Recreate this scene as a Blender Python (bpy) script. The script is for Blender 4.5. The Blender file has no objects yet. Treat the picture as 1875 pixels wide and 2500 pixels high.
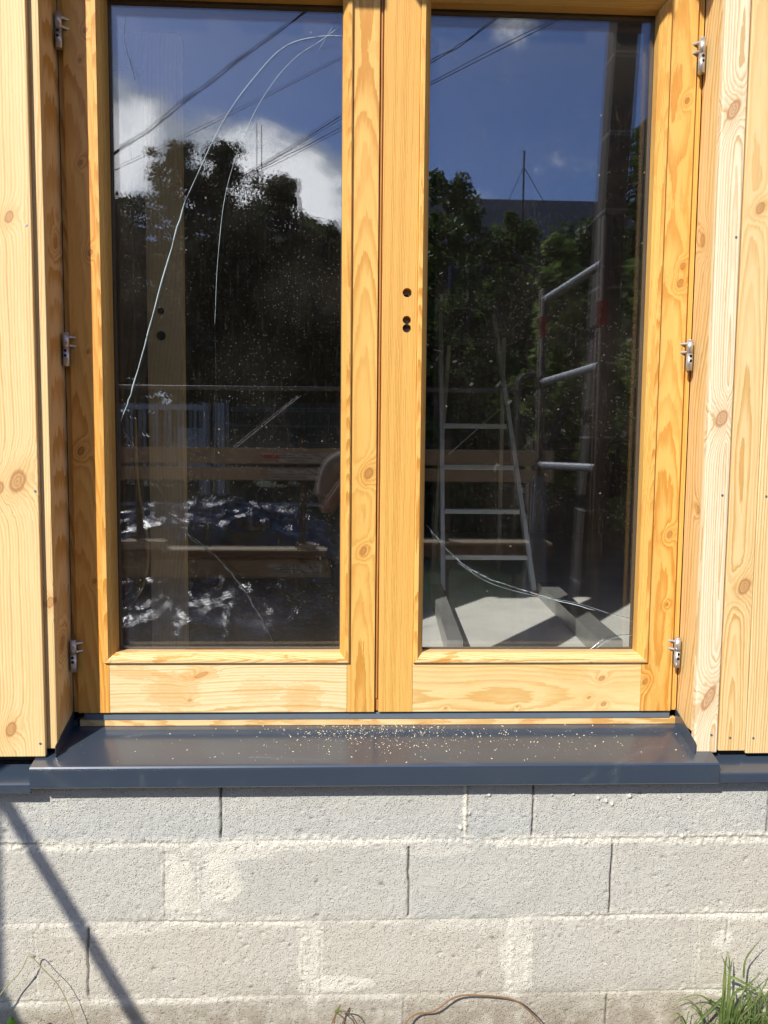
import bpy, bmesh, math, random
import numpy as np
from mathutils import Vector, Matrix
R = math.radians
scene = bpy.context.scene
COL = scene.collection

# ------------------------------------------------------------------ camera
TH, PS, RO = R(4.5), R(2.2), R(.55)
fw = Vector((math.sin(PS)*math.cos(TH), math.cos(PS)*math.cos(TH), -math.sin(TH)))
rt = Vector((math.cos(PS), -math.sin(PS), 0)); up = rt.cross(fw)
r2 = rt*math.cos(RO)+up*math.sin(RO); u2 = up*math.cos(RO)-rt*math.sin(RO)
cd = bpy.data.cameras.new('camera'); cam = bpy.data.objects.new('camera', cd); COL.objects.link(cam)
m = Matrix((r2, u2, -fw)).transposed().to_4x4(); m.translation = Vector((0, -1.79, 1.50)); cam.matrix_world = m
cd.sensor_fit = 'VERTICAL'; cd.sensor_height = 36; cd.lens = 36*1805/2500; cd.clip_start = .02; cd.clip_end = 500
scene.camera = cam
# ------------------------------------------------------------------ world, sun, exposure
EL, AZ = R(39.6), R(35.75)
w = bpy.data.worlds.new('World'); scene.world = w; w.use_nodes = True
wn = w.node_tree; wn.nodes.clear()

class NB:
    """small node builder"""
    def __init__(s, nt): s.nt = nt; s.k = 0
    def n(s, t, **kw):
        o = s.nt.nodes.new(t)
        for a, b in kw.items(): setattr(o, a, b)
        return o
    def put(s, sock, v):
        if v is None: return
        if isinstance(v, bpy.types.NodeSocket): s.nt.links.new(v, sock)
        else:
            if sock.type == 'RGBA' and len(v) == 3: v = (*v, 1)
            sock.default_value = v
    def m(s, op, a, b=None, c=None, clamp=False):
        o = s.n('ShaderNodeMath', operation=op, use_clamp=clamp)
        s.put(o.inputs[0], a); s.put(o.inputs[1], b); s.put(o.inputs[2], c)
        return o.outputs[0]
    def v(s, op, a, b=None):
        o = s.n('ShaderNodeVectorMath', operation=op)
        s.put(o.inputs[0], a); s.put(o.inputs[1], b)
        return o.outputs['Value'] if op in ('LENGTH', 'DISTANCE', 'DOT_PRODUCT') else o.outputs[0]
    def xyz(s, v):
        o = s.n('ShaderNodeSeparateXYZ'); s.put(o.inputs[0], v); return o.outputs
    def comb(s, x, y, z):
        o = s.n('ShaderNodeCombineXYZ'); s.put(o.inputs[0], x); s.put(o.inputs[1], y); s.put(o.inputs[2], z); return o.outputs[0]
    def noise(s, vec, scale=1., detail=3., rough=.5, dist=0.):
        o = s.n('ShaderNodeTexNoise'); s.put(o.inputs['Vector'], vec)
        o.inputs['Scale'].default_value = scale; o.inputs['Detail'].default_value = detail
        o.inputs['Roughness'].default_value = rough; o.inputs['Distortion'].default_value = dist
        return o.outputs['Fac']
    def vor(s, vec, scale, feature='F1', out='Distance'):
        o = s.n('ShaderNodeTexVoronoi', feature=feature); s.put(o.inputs['Vector'], vec)
        o.inputs['Scale'].default_value = scale; return o.outputs[out]
    def ss(s, x, a, b, lo=0., hi=1.):
        o = s.n('ShaderNodeMapRange', interpolation_type='SMOOTHSTEP')
        s.put(o.inputs[0], x); s.put(o.inputs[1], a); s.put(o.inputs[2], b); s.put(o.inputs[3], lo); s.put(o.inputs[4], hi)
        return o.outputs[0]
    def mix(s, f, a, b, bt='MIX'):
        o = s.n('ShaderNodeMix', data_type='RGBA', blend_type=bt)
        s.put(o.inputs[0], f); s.put(o.inputs[6], a); s.put(o.inputs[7], b); return o.outputs[2]
    def obj(s): return s.n('ShaderNodeTexCoord').outputs['Object']
    def bump(s, h, dist=.001, strength=1., normal=None):
        o = s.n('ShaderNodeBump'); o.inputs['Strength'].default_value = strength; o.inputs['Distance'].default_value = dist
        s.put(o.inputs['Height'], h); s.put(o.inputs['Normal'], normal); return o.outputs[0]
    def attr(s, name): return s.n('ShaderNodeAttribute', attribute_name=name).outputs['Fac']

b = NB(wn)
sky = b.n('ShaderNodeTexSky', sky_type='NISHITA', sun_disc=False, sun_elevation=EL, sun_rotation=R(180)+AZ, air_density=1., dust_density=.6, ozone_density=2.5)
gen = b.n('ShaderNodeTexCoord').outputs['Generated']
gx, gy, gz = b.xyz(gen)
ay = b.m('MAXIMUM', b.m('ABSOLUTE', gy), .15)
ux = b.m('DIVIDE', gx, ay); vz = b.m('DIVIDE', gz, ay)
cn = b.noise(gen, 7.5, 12, .66, .35)
cn2 = b.noise(gen, 1.6, 3, .5)
dens = b.m('ADD', b.m('MULTIPLY', b.m('SUBTRACT', cn, .5), 1.9), b.m('MULTIPLY', b.m('SUBTRACT', cn2, .62), .9))
for cx, cz, rx, rz, A in ((-.305, .415, .075, .075, .75), (-.22, .385, .10, .05, .75), (-.08, .365, .08, .045, .65), (-.04, .33, .07, .045, .6), (.198, .565, .03, .03, .6), (.41, .43, .04, .06, .55), (.30, .44, .07, .05, -.45), (.24, .395, .12, .02, .25), (.15, .42, .12, .05, -.15), (-.15, .30, .3, .06, .5), (-1.2, .5, .5, .2, .5), (1.3, .6, .6, .2, .4)):
    dx = b.m('DIVIDE', b.m('SUBTRACT', ux, cx), rx); dz = b.m('DIVIDE', b.m('SUBTRACT', vz, cz), rz)
    g = b.m('EXPONENT', b.m('MULTIPLY', b.m('ADD', b.m('MULTIPLY', dx, dx), b.m('MULTIPLY', dz, dz)), -.7))
    dens = b.m('ADD', dens, b.m('MULTIPLY', g, A))
cov = b.ss(dens, .16, .66)
cloudcol = b.mix(b.ss(b.m('ADD', dens, b.m('MULTIPLY', b.m('SUBTRACT', cn, .5), 2.6)), .35, 1.15), (6.5, 7.3, 8.6), (21., 20.9, 20.6))
skyc = b.mix(1., sky.outputs[0], (.90, .97, 1.24), 'MULTIPLY')
wc = b.mix(cov, skyc, cloudcol)
bg = b.n('ShaderNodeBackground'); bg.inputs[1].default_value = .105
wn.links.new(wc, bg.inputs[0]); wo = b.n('ShaderNodeOutputWorld'); wn.links.new(bg.outputs[0], wo.inputs[0])

sd = bpy.data.lights.new('sun', 'SUN'); sd.energy = 4.2; sd.angle = R(.5); sd.color = (1, .955, .88)
so = bpy.data.objects.new('sun', sd); COL.objects.link(so)
sdir = Vector((math.sin(AZ)*math.cos(EL), math.cos(AZ)*math.cos(EL), -math.sin(EL)))
so.rotation_euler = sdir.to_track_quat('-Z', 'Y').to_euler(); so.location = (-3, -5, 6)
vs = scene.view_settings; vs.view_transform = 'Standard'; vs.look = 'None'; vs.exposure = .55; vs.gamma = 1
scene.cycles.max_bounces = 10; scene.cycles.transparent_max_bounces = 24; scene.cycles.glossy_bounces = 5
scene.cycles.caustics_reflective = False; scene.cycles.caustics_refractive = False

# ------------------------------------------------------------------ object helpers
def tag(o, label=None, cat=None, group=None, kind=None):
    if label: o['label'] = label
    if cat: o['category'] = cat
    if group: o['group'] = group
    if kind: o['kind'] = kind
    return o
def empty(name, loc=(0, 0, 0), **k):
    o = bpy.data.objects.new(name, None); COL.objects.link(o); o.location = loc; o.empty_display_size = .1
    return tag(o, **k)
def obj(name, V, Fc, mat, parent=None, smooth=False, **k):
    me = bpy.data.meshes.new(name)
    if isinstance(V, np.ndarray): V = V.tolist()
    if isinstance(Fc, np.ndarray): Fc = Fc.tolist()
    me.from_pydata(V, [], Fc); me.update()
    if smooth:
        me.polygons.foreach_set('use_smooth', [True]*len(me.polygons))
    if mat: me.materials.append(mat)
    o = bpy.data.objects.new(name, me); COL.objects.link(o)
    if parent is not None:
        o.parent = parent; o.matrix_parent_inverse = Matrix.Translation(-parent.location)
    return tag(o, **k)
class MB:
    def __init__(s): s.V = []; s.F = []
    def add(s, V, Fc):
        n = len(s.V); s.V += [tuple(v) for v in V]; s.F += [tuple(i+n for i in f) for f in Fc]; return s
    def box(s, x0, x1, y0, y1, z0, z1, bev=0.):
        bm = bmesh.new(); bmesh.ops.create_cube(bm, size=1)
        for v in bm.verts:
            v.co = Vector(((x0+x1)/2+v.co.x*(x1-x0), (y0+y1)/2+v.co.y*(y1-y0), (z0+z1)/2+v.co.z*(z1-z0)))
        if bev: bmesh.ops.bevel(bm, geom=bm.edges[:], offset=bev, segments=2, affect='EDGES', profile=.5)
        return s.bm(bm)
    def bm(s, bm):
        bm.verts.ensure_lookup_table()
        s.add([v.co[:] for v in bm.verts], [[v.index for v in f.verts] for f in bm.faces]); bm.free(); return s
    def tube(s, pts, r, seg=10, cap=True):
        pts = [Vector(p) for p in pts]; n = len(pts)
        rs = r if isinstance(r, (list, tuple)) else [r]*n
        t0 = (pts[1]-pts[0]).normalized(); a = Vector((0, 0, 1)) if abs(t0.z) < .9 else Vector((1, 0, 0))
        nx = t0.cross(a).normalized(); V = []; Fc = []
        for i, p in enumerate(pts):
            t = (pts[min(i+1, n-1)]-pts[max(i-1, 0)]).normalized()
            nx = (nx-t*nx.dot(t)).normalized(); ny = t.cross(nx)
            for k in range(seg):
                th = 2*math.pi*k/seg; V.append(p+nx*math.cos(th)*rs[i]+ny*math.sin(th)*rs[i])
        for i in range(n-1):
            for k in range(seg):
                a0 = i*seg+k; a1 = i*seg+(k+1) % seg; Fc.append((a0, a1, a1+seg, a0+seg))
        if cap: Fc.append(tuple(range(seg))[::-1]); Fc.append(tuple((n-1)*seg+k for k in range(seg)))
        return s.add(V, Fc)
    def prism(s, prof, p0, p1, ax='x'):
        """prof: list of 2D points, swept between two offsets"""
        n = len(prof); V = []
        for q in (p0, p1):
            for a, c in prof: V.append((q, a, c) if ax == 'x' else ((a, q, c) if ax == 'y' else (a, c, q)))
        Fc = [(i, (i+1) % n, (i+1) % n+n, i+n) for i in range(n)]+[tuple(range(n))[::-1], tuple(range(n, 2*n))]
        return s.add(V, Fc)
    def build(s, name, mat, parent=None, smooth=False, fix=False, **k):
        o = obj(name, s.V, s.F, mat, parent, smooth, **k)
        bm = bmesh.new(); bm.from_mesh(o.data); bmesh.ops.recalc_face_normals(bm, faces=bm.faces[:]); bm.to_mesh(o.data); bm.free()
        return o
def smooth_path(pts, n=8):
    out = []; P = [Vector(p) for p in pts]; P = [P[0]*2-P[1]]+P+[P[-1]*2-P[-2]]
    for i in range(1, len(P)-2):
        for k in range(n):
            t = k/n
            out.append(.5*((2*P[i])+(P[i+1]-P[i-1])*t+(2*P[i-1]-5*P[i]+4*P[i+1]-P[i+2])*t*t+(3*P[i]-P[i-1]-3*P[i+1]+P[i+2])*t**3))
    out.append(P[-2]); return out

# ------------------------------------------------------------------ materials
def newmat(name):
    mt = bpy.data.materials.new(name); mt.use_nodes = True; nt = mt.node_tree; nt.nodes.clear()
    b = NB(nt); out = b.n('ShaderNodeOutputMaterial'); return mt, b, out
def principled(b, out, col, rough=.5, normal=None, metal=0., spec=.5, **kw):
    p = b.n('ShaderNodeBsdfPrincipled'); b.put(p.inputs['Base Color'], col); b.put(p.inputs['Roughness'], rough)
    b.put(p.inputs['Metallic'], metal); b.put(p.inputs['Specular IOR Level'], spec); b.put(p.inputs['Normal'], normal)
    for k, v in kw.items(): b.put(p.inputs[k], v)
    b.nt.links.new(p.outputs[0], out.inputs[0]); return p
def simple(name, col, rough=.6, metal=0., nscale=30., amt=.25, bump=.0005, spec=.5):
    mt, b, out = newmat(name); o = b.obj()
    n = b.noise(o, nscale, 5, .6); n2 = b.noise(o, nscale*.12, 3)
    f = b.m('ADD', b.m('MULTIPLY', b.m('SUBTRACT', n, .5), amt), b.m('MULTIPLY', b.m('SUBTRACT', n2, .5), amt*1.4))
    c = b.mix(1., col, b.comb(b.m('ADD', f, 1.), b.m('ADD', f, 1.), b.m('ADD', f, 1.)), 'MULTIPLY')
    principled(b, out, c, rough, b.bump(n, bump) if bump else None, metal, spec); return mt

PALE = ((.80, .585, .285), (.58, .32, .09), (.40, .18, .06))
CREAM = ((.84, .71, .49), (.60, .40, .18), (.44, .20, .08))
GOLD = ((.76, .455, .12), (.55, .24, .035), (.34, .13, .03))
AMBER = ((.80, .42, .09), (.58, .23, .03), (.28, .10, .02))  # for the shaded stile: warm bounce from nearby wood put into the colour
def pine(name, axis='z', pal=PALE, c0=0., d0=.05, tilt=.03, a0=1.5, freq=130., seed=0., knots=(), stain=0., blob=(), late=.75, rough=.5, wob=.026, coat=0., cdir='x'):
    """plain-sawn pine: growth rings around a pith line (c0, d0) that leans by tilt; knots at (c, a, r)"""
    mt, b, out = newmat(name); X, Y, Z = b.xyz(b.obj())
    if axis == 'z':
        a = Z; c, d = (X, Y) if cdir == 'x' else (Y, X)
    elif axis == 'x': a = X; c, d = Z, Y
    else: a = Y; c, d = X, Z
    P = b.comb(b.m('ADD', c, seed), b.m('ADD', d, seed*.37), a)
    def st(sc, sa, det=2., ro=.5): return b.noise(b.v('MULTIPLY', P, (sc, sc, sa)), 1., det, ro)
    n1 = b.m('MULTIPLY', b.m('SUBTRACT', st(7, 1.3, 2), .5), wob)
    n2 = b.m('MULTIPLY', b.m('SUBTRACT', st(70, 9, 4, .6), .5), .0060)
    n3 = b.m('MULTIPLY', b.m('SUBTRACT', st(.5, 1.6, 1), .5), wob*1.6)
    cc = b.m('ADD', b.m('SUBTRACT', c, c0), n1)
    dd = b.m('ADD', b.m('ADD', b.m('ABSOLUTE', b.m('SUBTRACT', d, .0)), d0), b.m('ADD', b.m('MULTIPLY', b.m('SUBTRACT', a, a0), tilt), n3))
    Rr = b.m('ADD', b.m('SQRT', b.m('ADD', b.m('MULTIPLY', cc, cc), b.m('MULTIPLY', dd, dd))), n2)
    kin = None; kring = None; halo = None
    for i, kn in enumerate(knots):
        kc, ka, kr = kn[:3]
        q = b.m('SQRT', b.m('ADD', b.m('POWER', b.m('ABSOLUTE', b.m('SUBTRACT', c, kc)), 2.), b.m('POWER', b.m('MULTIPLY', b.m('ABSOLUTE', b.m('SUBTRACT', b.m('SUBTRACT', a, ka), b.m('MULTIPLY', b.m('SUBTRACT', c, kc), kn[3] if len(kn) > 3 else .4))), .78), 2.)))
        q = b.m('MULTIPLY', q, b.m('ADD', .78, b.m('MULTIPLY', st(60, 45, 2), .44)))
        g = b.m('EXPONENT', b.m('MULTIPLY', b.m('POWER', b.m('DIVIDE', q, kr*2.6), 2.), -1.))
        Rr = b.m('ADD', Rr, b.m('MULTIPLY', g, kr*1.9))
        inside = b.ss(q, kr*.88, kr*1.06, 1., 0.)
        kr_ = b.m('SINE', b.m('MULTIPLY', q, 2*math.pi/(kr*.34)))
        edge = b.m('SUBTRACT', b.ss(q, kr*.7, kr*.95), b.ss(q, kr*1.0, kr*1.25))
        dk = b.m('ADD', b.m('MULTIPLY', inside, b.m('ADD', .58, b.m('MULTIPLY', kr_, .16))), b.m('MULTIPLY', edge, .42))
        h = b.ss(q, kr*.9, kr*3.2, 1., 0.)
        kin = dk if kin is None else b.m('MAXIMUM', kin, dk); halo = h if halo is None else b.m('MAXIMUM', halo, h)
    ph = b.m('MULTIPLY', Rr, freq*(1.45 if pal in (GOLD, AMBER) else 1.25)); fr = b.m('FRACT', ph); fl = b.m('FLOOR', ph)
    wn_ = b.n('ShaderNodeTexWhiteNoise', noise_dimensions='1D'); b.put(wn_.inputs['W'], b.m('ADD', fl, seed))
    lt = b.m('MULTIPLY', b.ss(fr, .25, .86), b.ss(fr, .93, 1., 1., 0.))
    lt = b.m('MULTIPLY', lt, b.m('ADD', .35, b.m('MULTIPLY', wn_.outputs['Value'], .75)))
    lt = b.m('MULTIPLY', lt, b.m('ADD', .45, b.m('MULTIPLY', st(9, 1.1, 3), 1.05)))
    lt = b.m('MULTIPLY', lt, late*1.3, clamp=True)
    col = b.mix(lt, pal[0], pal[1])
    pat = b.ss(st(5, .9, 4, .6), .35, .7)                    # resin / tone drift along the board
    col = b.mix(b.m('MULTIPLY', pat, .28), col, pal[1])
    fib = st(420, 14, 2, .6); fib2 = st(900, 45, 2, .7); mark = b.ss(st(180, 6, 3, .7), .66, .78)
    fac = b.m('SUBTRACT', b.m('ADD', .76, b.m('ADD', b.m('MULTIPLY', fib, .30), b.m('MULTIPLY', fib2, .18))), b.m('MULTIPLY', mark, .16))
    col = b.mix(1., col, b.comb(fac, fac, fac), 'MULTIPLY')
    if kin is not None:
        col = b.mix(b.m('MULTIPLY', halo, .30), col, pal[1]); col = b.mix(kin, col, pal[2])
    if stain:
        sn = b.noise(b.v('MULTIPLY', P, (26, 26, 7)), 1., 5, .62, .6); sm = b.ss(sn, .56, .60)
        sm2 = b.m('MULTIPLY', sm, b.ss(sn, .62, .72, 1., .45))
        f = b.m('MULTIPLY', sm2, stain)
        for (bc, ba, rc, ra, am) in blob: pass
        col = b.mix(f, col, (.60, .24, .035))
    for (bc, ba, rc, ra, am) in blob:
        q = b.m('SQRT', b.m('ADD', b.m('POWER', b.m('ABSOLUTE', b.m('DIVIDE', b.m('SUBTRACT', c, bc), rc)), 2.), b.m('POWER', b.m('ABSOLUTE', b.m('DIVIDE', b.m('SUBTRACT', a, ba), ra)), 2.)))
        q = b.m('ADD', q, b.m('MULTIPLY', b.m('SUBTRACT', st(70, 13, 5, .7), .5), 3.0))
        f = b.m('ADD', b.m('MULTIPLY', b.ss(q, .5, 1.0, 1., 0.), .5), b.m('MULTIPLY', b.m('SUBTRACT', b.ss(q, .7, .93), b.ss(q, .95, 1.05)), .45))
        col = b.mix(b.m('MULTIPLY', f, am), col, (.66, .30, .05))
    h = b.m('ADD', b.m('MULTIPLY', lt, .5), b.m('MULTIPLY', fib, .5))
    principled(b, out, col, b.m('ADD', rough, b.m('MULTIPLY', fib, .12)), b.bump(h, .0005, .6), spec=.35, **({'Coat Weight': coat, 'Coat Roughness': .25} if coat else {}))
    return mt

# sheet metal, anthracite
def metal_grey():
    mt, b, out = newmat('anthracite_sheet_metal'); o = b.obj()
    n = b.noise(o, 14, 4, .6); sm = b.noise(b.v('MULTIPLY', o, (5, 14, 10)), 1., 5, .65, .8)
    dust = b.ss(sm, .55, .8); fine = b.ss(b.vor(o, 330), .12, .0)
    sp = b.m('MULTIPLY', fine, b.ss(b.noise(o, 9, 3), .45, .7))
    col = b.mix(b.m('ADD', .05, b.m('MULTIPLY', dust, .22)), (.020, .036, .060), (.30, .30, .31)); col = b.mix(b.m('MULTIPLY', sp, .6), col, (.5, .46, .4))
    ro = b.m('ADD', .30, b.m('ADD', b.m('MULTIPLY', dust, .22), b.m('MULTIPLY', n, .08)))
    principled(b, out, col, ro, b.bump(b.noise(o, 5, 2), .0012, .5), spec=.6, **{'Coat Weight': .75, 'Coat IOR': 1.9, 'Coat Roughness': b.m('ADD', .17, b.m('MULTIPLY', dust, .25))}); return mt
M_SHEET = metal_grey()
def zinc():
    mt, b, out = newmat('zinc_plated_steel'); o = b.obj(); n = b.noise(o, 60, 2, .5)
    principled(b, out, b.mix(n, (.46, .47, .48), (.66, .66, .65)), b.m('ADD', .22, b.m('MULTIPLY', n, .25)), None, .75); return mt
M_ZINC = zinc()
M_BLACK = simple('black_screw', (.02, .02, .022), .4, .6)
M_NAIL = simple('nail_head', (.30, .31, .33), .45, .8)
M_DARKH = simple('lock_hole_wood', (.20, .085, .03), .8)
M_LOCK = simple('lock_case_metal', (.26, .25, .24), .35, .9)
M_CORE = simple('dark_sheathing', (.03, .025, .02), .9)

# ------------------------------------------------------------------ setting: ground, interior floor
rng = np.random.default_rng(7)
def lattice(nx, ny, fx, fy, seed):
    r = np.random.default_rng(seed); G = r.random((fy+3, fx+3))
    x = np.linspace(0, fx, nx); y = np.linspace(0, fy, ny); xi = x.astype(int); yi = y.astype(int)
    tx = x-xi; ty = y-yi; tx = tx*tx*(3-2*tx); ty = ty*ty*(3-2*ty)
    A = G[np.ix_(yi, xi)]; B = G[np.ix_(yi, xi+1)]; C_ = G[np.ix_(yi+1, xi)]; D = G[np.ix_(yi+1, xi+1)]
    return (A*(1-tx)+B*tx)*(1-ty)[:, None]+(C_*(1-tx)+D*tx)*ty[:, None]
def grid_mesh(name, xs, ys, H, mat, plane='xy', parent=None, attrs=None, smooth=True, **k):
    nx, ny = len(xs), len(ys); XX, YY = np.meshgrid(xs, ys)
    V = np.stack([XX, YY, H], -1) if plane == 'xy' else np.stack([XX, H, YY], -1)
    V = V.reshape(-1, 3).astype(np.float32); i = np.arange(nx*ny).reshape(ny, nx)
    q = np.stack([i[:-1, :-1], i[:-1, 1:], i[1:, 1:], i[1:, :-1]], -1).reshape(-1, 4)
    me = bpy.data.meshes.new(name); me.vertices.add(len(V)); me.vertices.foreach_set('co', V.ravel())
    me.loops.add(q.size); me.loops.foreach_set('vertex_index', q.ravel().astype(np.int32))
    me.polygons.add(len(q)); me.polygons.foreach_set('loop_start', np.arange(0, q.size, 4, dtype=np.int32))
    me.update(calc_edges=True); me.validate()
    if smooth: me.polygons.foreach_set('use_smooth', [True]*len(me.polygons))
    for an, av in (attrs or {}).items():
        at = me.attributes.new(an, 'FLOAT', 'POINT'); at.data.foreach_set('value', av.ravel().astype(np.float32))
    me.materials.append(mat); o = bpy.data.objects.new(name, me); COL.objects.link(o)
    if parent is not None: o.parent = parent; o.matrix_parent_inverse = Matrix.Translation(-parent.location)
    return tag(o, **k)

def soil():
    mt, b, out = newmat('soil_and_turf'); o = b.obj(); n = b.noise(o, 3, 8, .7); n2 = b.noise(o, 40, 5, .7)
    g = b.ss(b.xyz(o)[1], -4.6, -5.4)
    c1 = b.mix(n2, (.012, .009, .006), (.035, .026, .018)); c2 = b.mix(n, (.018, .035, .010), (.055, .085, .022))
    c0 = b.mix(n2, (.20, .165, .12), (.30, .26, .20)); c1 = b.mix(b.ss(b.m('ADD', b.xyz(o)[1], b.m('MULTIPLY', n, .5)), -2.5, -2.1), c1, c0)  # pale yard strip near the wall, added to bounce fill light upwards
    principled(b, out, b.mix(b.m('MULTIPLY', g, b.ss(n, .3, .55)), c1, c2), .95, b.bump(b.m('ADD', n, n2), .03)); return mt
xs = np.concatenate([np.linspace(-120, -8, 20), np.linspace(-7.5, 7.5, 120), np.linspace(8, 120, 20)])
ys = np.concatenate([np.linspace(-160, -15, 24), np.linspace(-14.5, -.2, 110), np.linspace(.1, 60, 8)])
XX, YY = np.meshgrid(xs, ys)
bank = np.clip((-YY-8.5)/4, 0, 1); bank = bank*bank*(3-2*bank)*.75
hn = lattice(len(xs), len(ys), 60, 60, 3)*.05
hn = np.where(YY > -.05, -.02, hn-.02)
grid_mesh('ground', xs, ys, bank+hn-.01, soil(), kind='structure')

def concrete_floor():
    mt, b, out = newmat('interior_concrete'); o = b.obj(); n = b.noise(o, 2.2, 8, .65, .4); n2 = b.noise(o, 60, 4, .6)
    c = b.mix(b.ss(n, .3, .7), (.66, .66, .62), (.80, .80, .75)); c = b.mix(b.m('MULTIPLY', b.ss(n2, .55, .75), .2), c, (.36, .35, .33))
    principled(b, out, c, .8, b.bump(n2, .001)); return mt
FZ = .78
MB().box(-3.2, 3.2, .17, 5.2, FZ-.2, FZ).build('interior_floor', concrete_floor(), kind='structure')

# ------------------------------------------------------------------ block plinth wall
def block_mat():
    mt, b, out = newmat('concrete_block'); o = b.obj()
    sm = b.attr('smear'); tint = b.attr('tint'); gr = b.attr('groove')
    n1 = b.noise(o, 6, 6, .6); n2 = b.noise(o, 150, 4, .7); n3 = b.noise(o, 420, 3, .7); n4 = b.noise(o, 22, 5, .65)
    pit = b.ss(b.vor(o, 170), .20, .05)
    pit = b.m('MULTIPLY', pit, b.ss(b.noise(o, 60, 3), .50, .62))
    vg = b.vor(b.v('ADD', o, b.v('MULTIPLY', b.comb(n2, n3, n2), (.004, .004, .004))), 330); vg2 = b.vor(o, 170)
    base = b.mix(tint, (.465, .467, .43), (.555, .50, .395))
    base = b.mix(b.m('MULTIPLY', b.ss(n1, .35, .7), .35), base, (.60, .58, .51))
    z = b.xyz(o)[2]
    low = b.m('MULTIPLY', b.ss(z, .20, .02), b.ss(b.m('ADD', n4, b.m('MULTIPLY', n1, .5)), .5, .85))
    base = b.mix(b.m('MULTIPLY', low, .8), base, (.26, .215, .15))
    mort = b.mix(n4, (.66, .62, .50), (.76, .73, .63))
    stz = b.m('MULTIPLY', b.ss(b.noise(b.v('MULTIPLY', o, (34, 5, 3)), 1., 4, .6), .58, .72), b.ss(z, .50, .66))
    mort_f = b.m('MAXIMUM', b.m('MULTIPLY', sm, b.ss(b.m('ADD', sm, b.m('MULTIPLY', n4, .9)), .55, 1.05)), b.m('MULTIPLY', stz, .35))
    c = b.mix(mort_f, base, mort)
    g = b.m('ADD', .80, b.m('ADD', b.m('MULTIPLY', n2, .24), b.m('MULTIPLY', n3, .18)))
    c = b.mix(1., c, b.comb(g, g, g), 'MULTIPLY')
    c = b.mix(b.m('MULTIPLY', pit, .55), c, (.14, .13, .11)); c = b.mix(b.m('MULTIPLY', gr, .85), c, (.07, .05, .04))
    c = b.mix(b.m('MULTIPLY', b.ss(b.vor(o, 120), .1, .03), .5), c, (.62, .60, .56))
    h = b.m('ADD', b.m('MULTIPLY', n2, 1.), b.m('SUBTRACT', b.m('MULTIPLY', n3, .5), b.m('MULTIPLY', pit, 1.)))
    h = b.m('SUBTRACT', b.m('MULTIPLY', h, .55), b.m('ADD', b.m('MULTIPLY', vg, .5), b.m('MULTIPLY', b.ss(vg2, .3, .05), 1.1)))
    principled(b, out, c, .95, b.bump(h, .0026, 1.), spec=.2); return mt
x0, x1, z0, z1 = -1.9, 2.0, -.05, .70
nx, nz = 1400, 300
xs = np.linspace(x0, x1, nx); zs = np.linspace(z0, z1, nz); X, Z = np.meshgrid(xs, zs)
def fb(n, f0x, f0y, octs, seed):
    s = np.zeros((nz, nx)); a = 1; t = 0
    for k in range(octs):
        s += a*lattice(nx, nz, int(f0x*2**k), int(f0y*2**k), seed+k); t += a; a *= .55
    return s/t
N1 = fb(0, 20, 4, 5, 11); N2 = fb(0, 90, 18, 4, 31); N3 = fb(0, 400, 78, 2, 51); N4 = fb(0, 8, 3, 3, 71)
H = np.zeros_like(X); S = np.zeros_like(X); G = np.zeros_like(X); T = np.zeros_like(X)
joints = [.527, .320, .116, -.09]
rows = [(.527, .75, [-1.45, -.94, -.331, .282, .452, 1.061, 1.57], (.0, .15)), (.320, .527, [-1.49, -.98, -.473, -.391, .139, .658, 1.17, 1.68], (.2, .5)),
        (.116, .320, [-1.66, -1.15, -.796, -.665, -.127, -.085, .404, .453, .891, .966, 1.46], (.55, .85)), (-.2, .116, [-1.4, -.9, -.40, .13, .658, 1.18, 1.7], (.6, 1.))]
strips = {-.473: 1, .404: 1, -.127: 1, .282: .0}
vary = np.random.default_rng(5)
for (za, zb, js, tr) in rows:
    m_ = (Z >= za) & (Z < zb); edges = [-9]+js+[9]
    for a_, c_ in zip(edges[:-1], edges[1:]):
        mm = m_ & (X >= a_) & (X < c_); T[mm] = vary.uniform(*tr); H[mm] += vary.uniform(-.0015, .0015)
for jz in joints:
    wv = .008+.012*N2+.006*N1; dz = np.abs(Z-jz+(N1-.5)*.012)
    up_ = .75*np.clip(1.25-dz/(wv+.004), 0, 1); S = np.maximum(S, np.clip(up_*1.3, 0, 1)*np.clip(N4*1.9-.35+(N1-.5)*1.2, 0, 1)*.85)
    H -= .0012*np.exp(-(dz/.006)**2)*1.0; H += (N3-.5)*.0035*(1.6 if jz > .5 else .8)*np.clip(1.3-dz/.018, 0, 1)*np.clip(N4*2-.4, 0, 1)
    crk = np.exp(-((Z-jz-.004+(N2-.5)*.004)/.0018)**2)*np.clip((N4-.56)*9, 0, 1); G = np.maximum(G, crk*.8)
def vj(x, za, zb, dark, mort=0., wdt=.0022):
    m_ = np.clip((Z-za)/.006, 0, 1)*np.clip((zb-Z)/.006, 0, 1); dx = np.abs(X-x+(N2-.5)*.007-(Z-za)*.01)
    g = np.exp(-(dx/wdt)**2)*m_; globals()['G'] = np.maximum(G, g*dark*np.clip(.4+N2*1.1, 0, 1)); H[:] -= g*.006*dark
    if mort: globals()['S'] = np.maximum(S, mort*np.clip(1.5-dx/.010, 0, 1)*m_); H[:] += (N3-.3)*.006*mort*np.clip(1.2-dx/.010, 0, 1)*m_
vj(-.331, .535, .72, 1.3); vj(.452, .535, .72, 1.1, .2); vj(.286, .535, .72, .6, .2, .003); vj(1.061, .535, .72, 1); vj(-.94, .535, .72, 1)
m_ = (Z > .535); dx = np.abs(X-.283+(N2-.5)*.012); S = np.maximum(S, np.clip(1.5-dx/.006, 0, 1)*m_); H += .006*np.clip(1.2-dx/.007, 0, 1)*m_*N3
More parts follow.
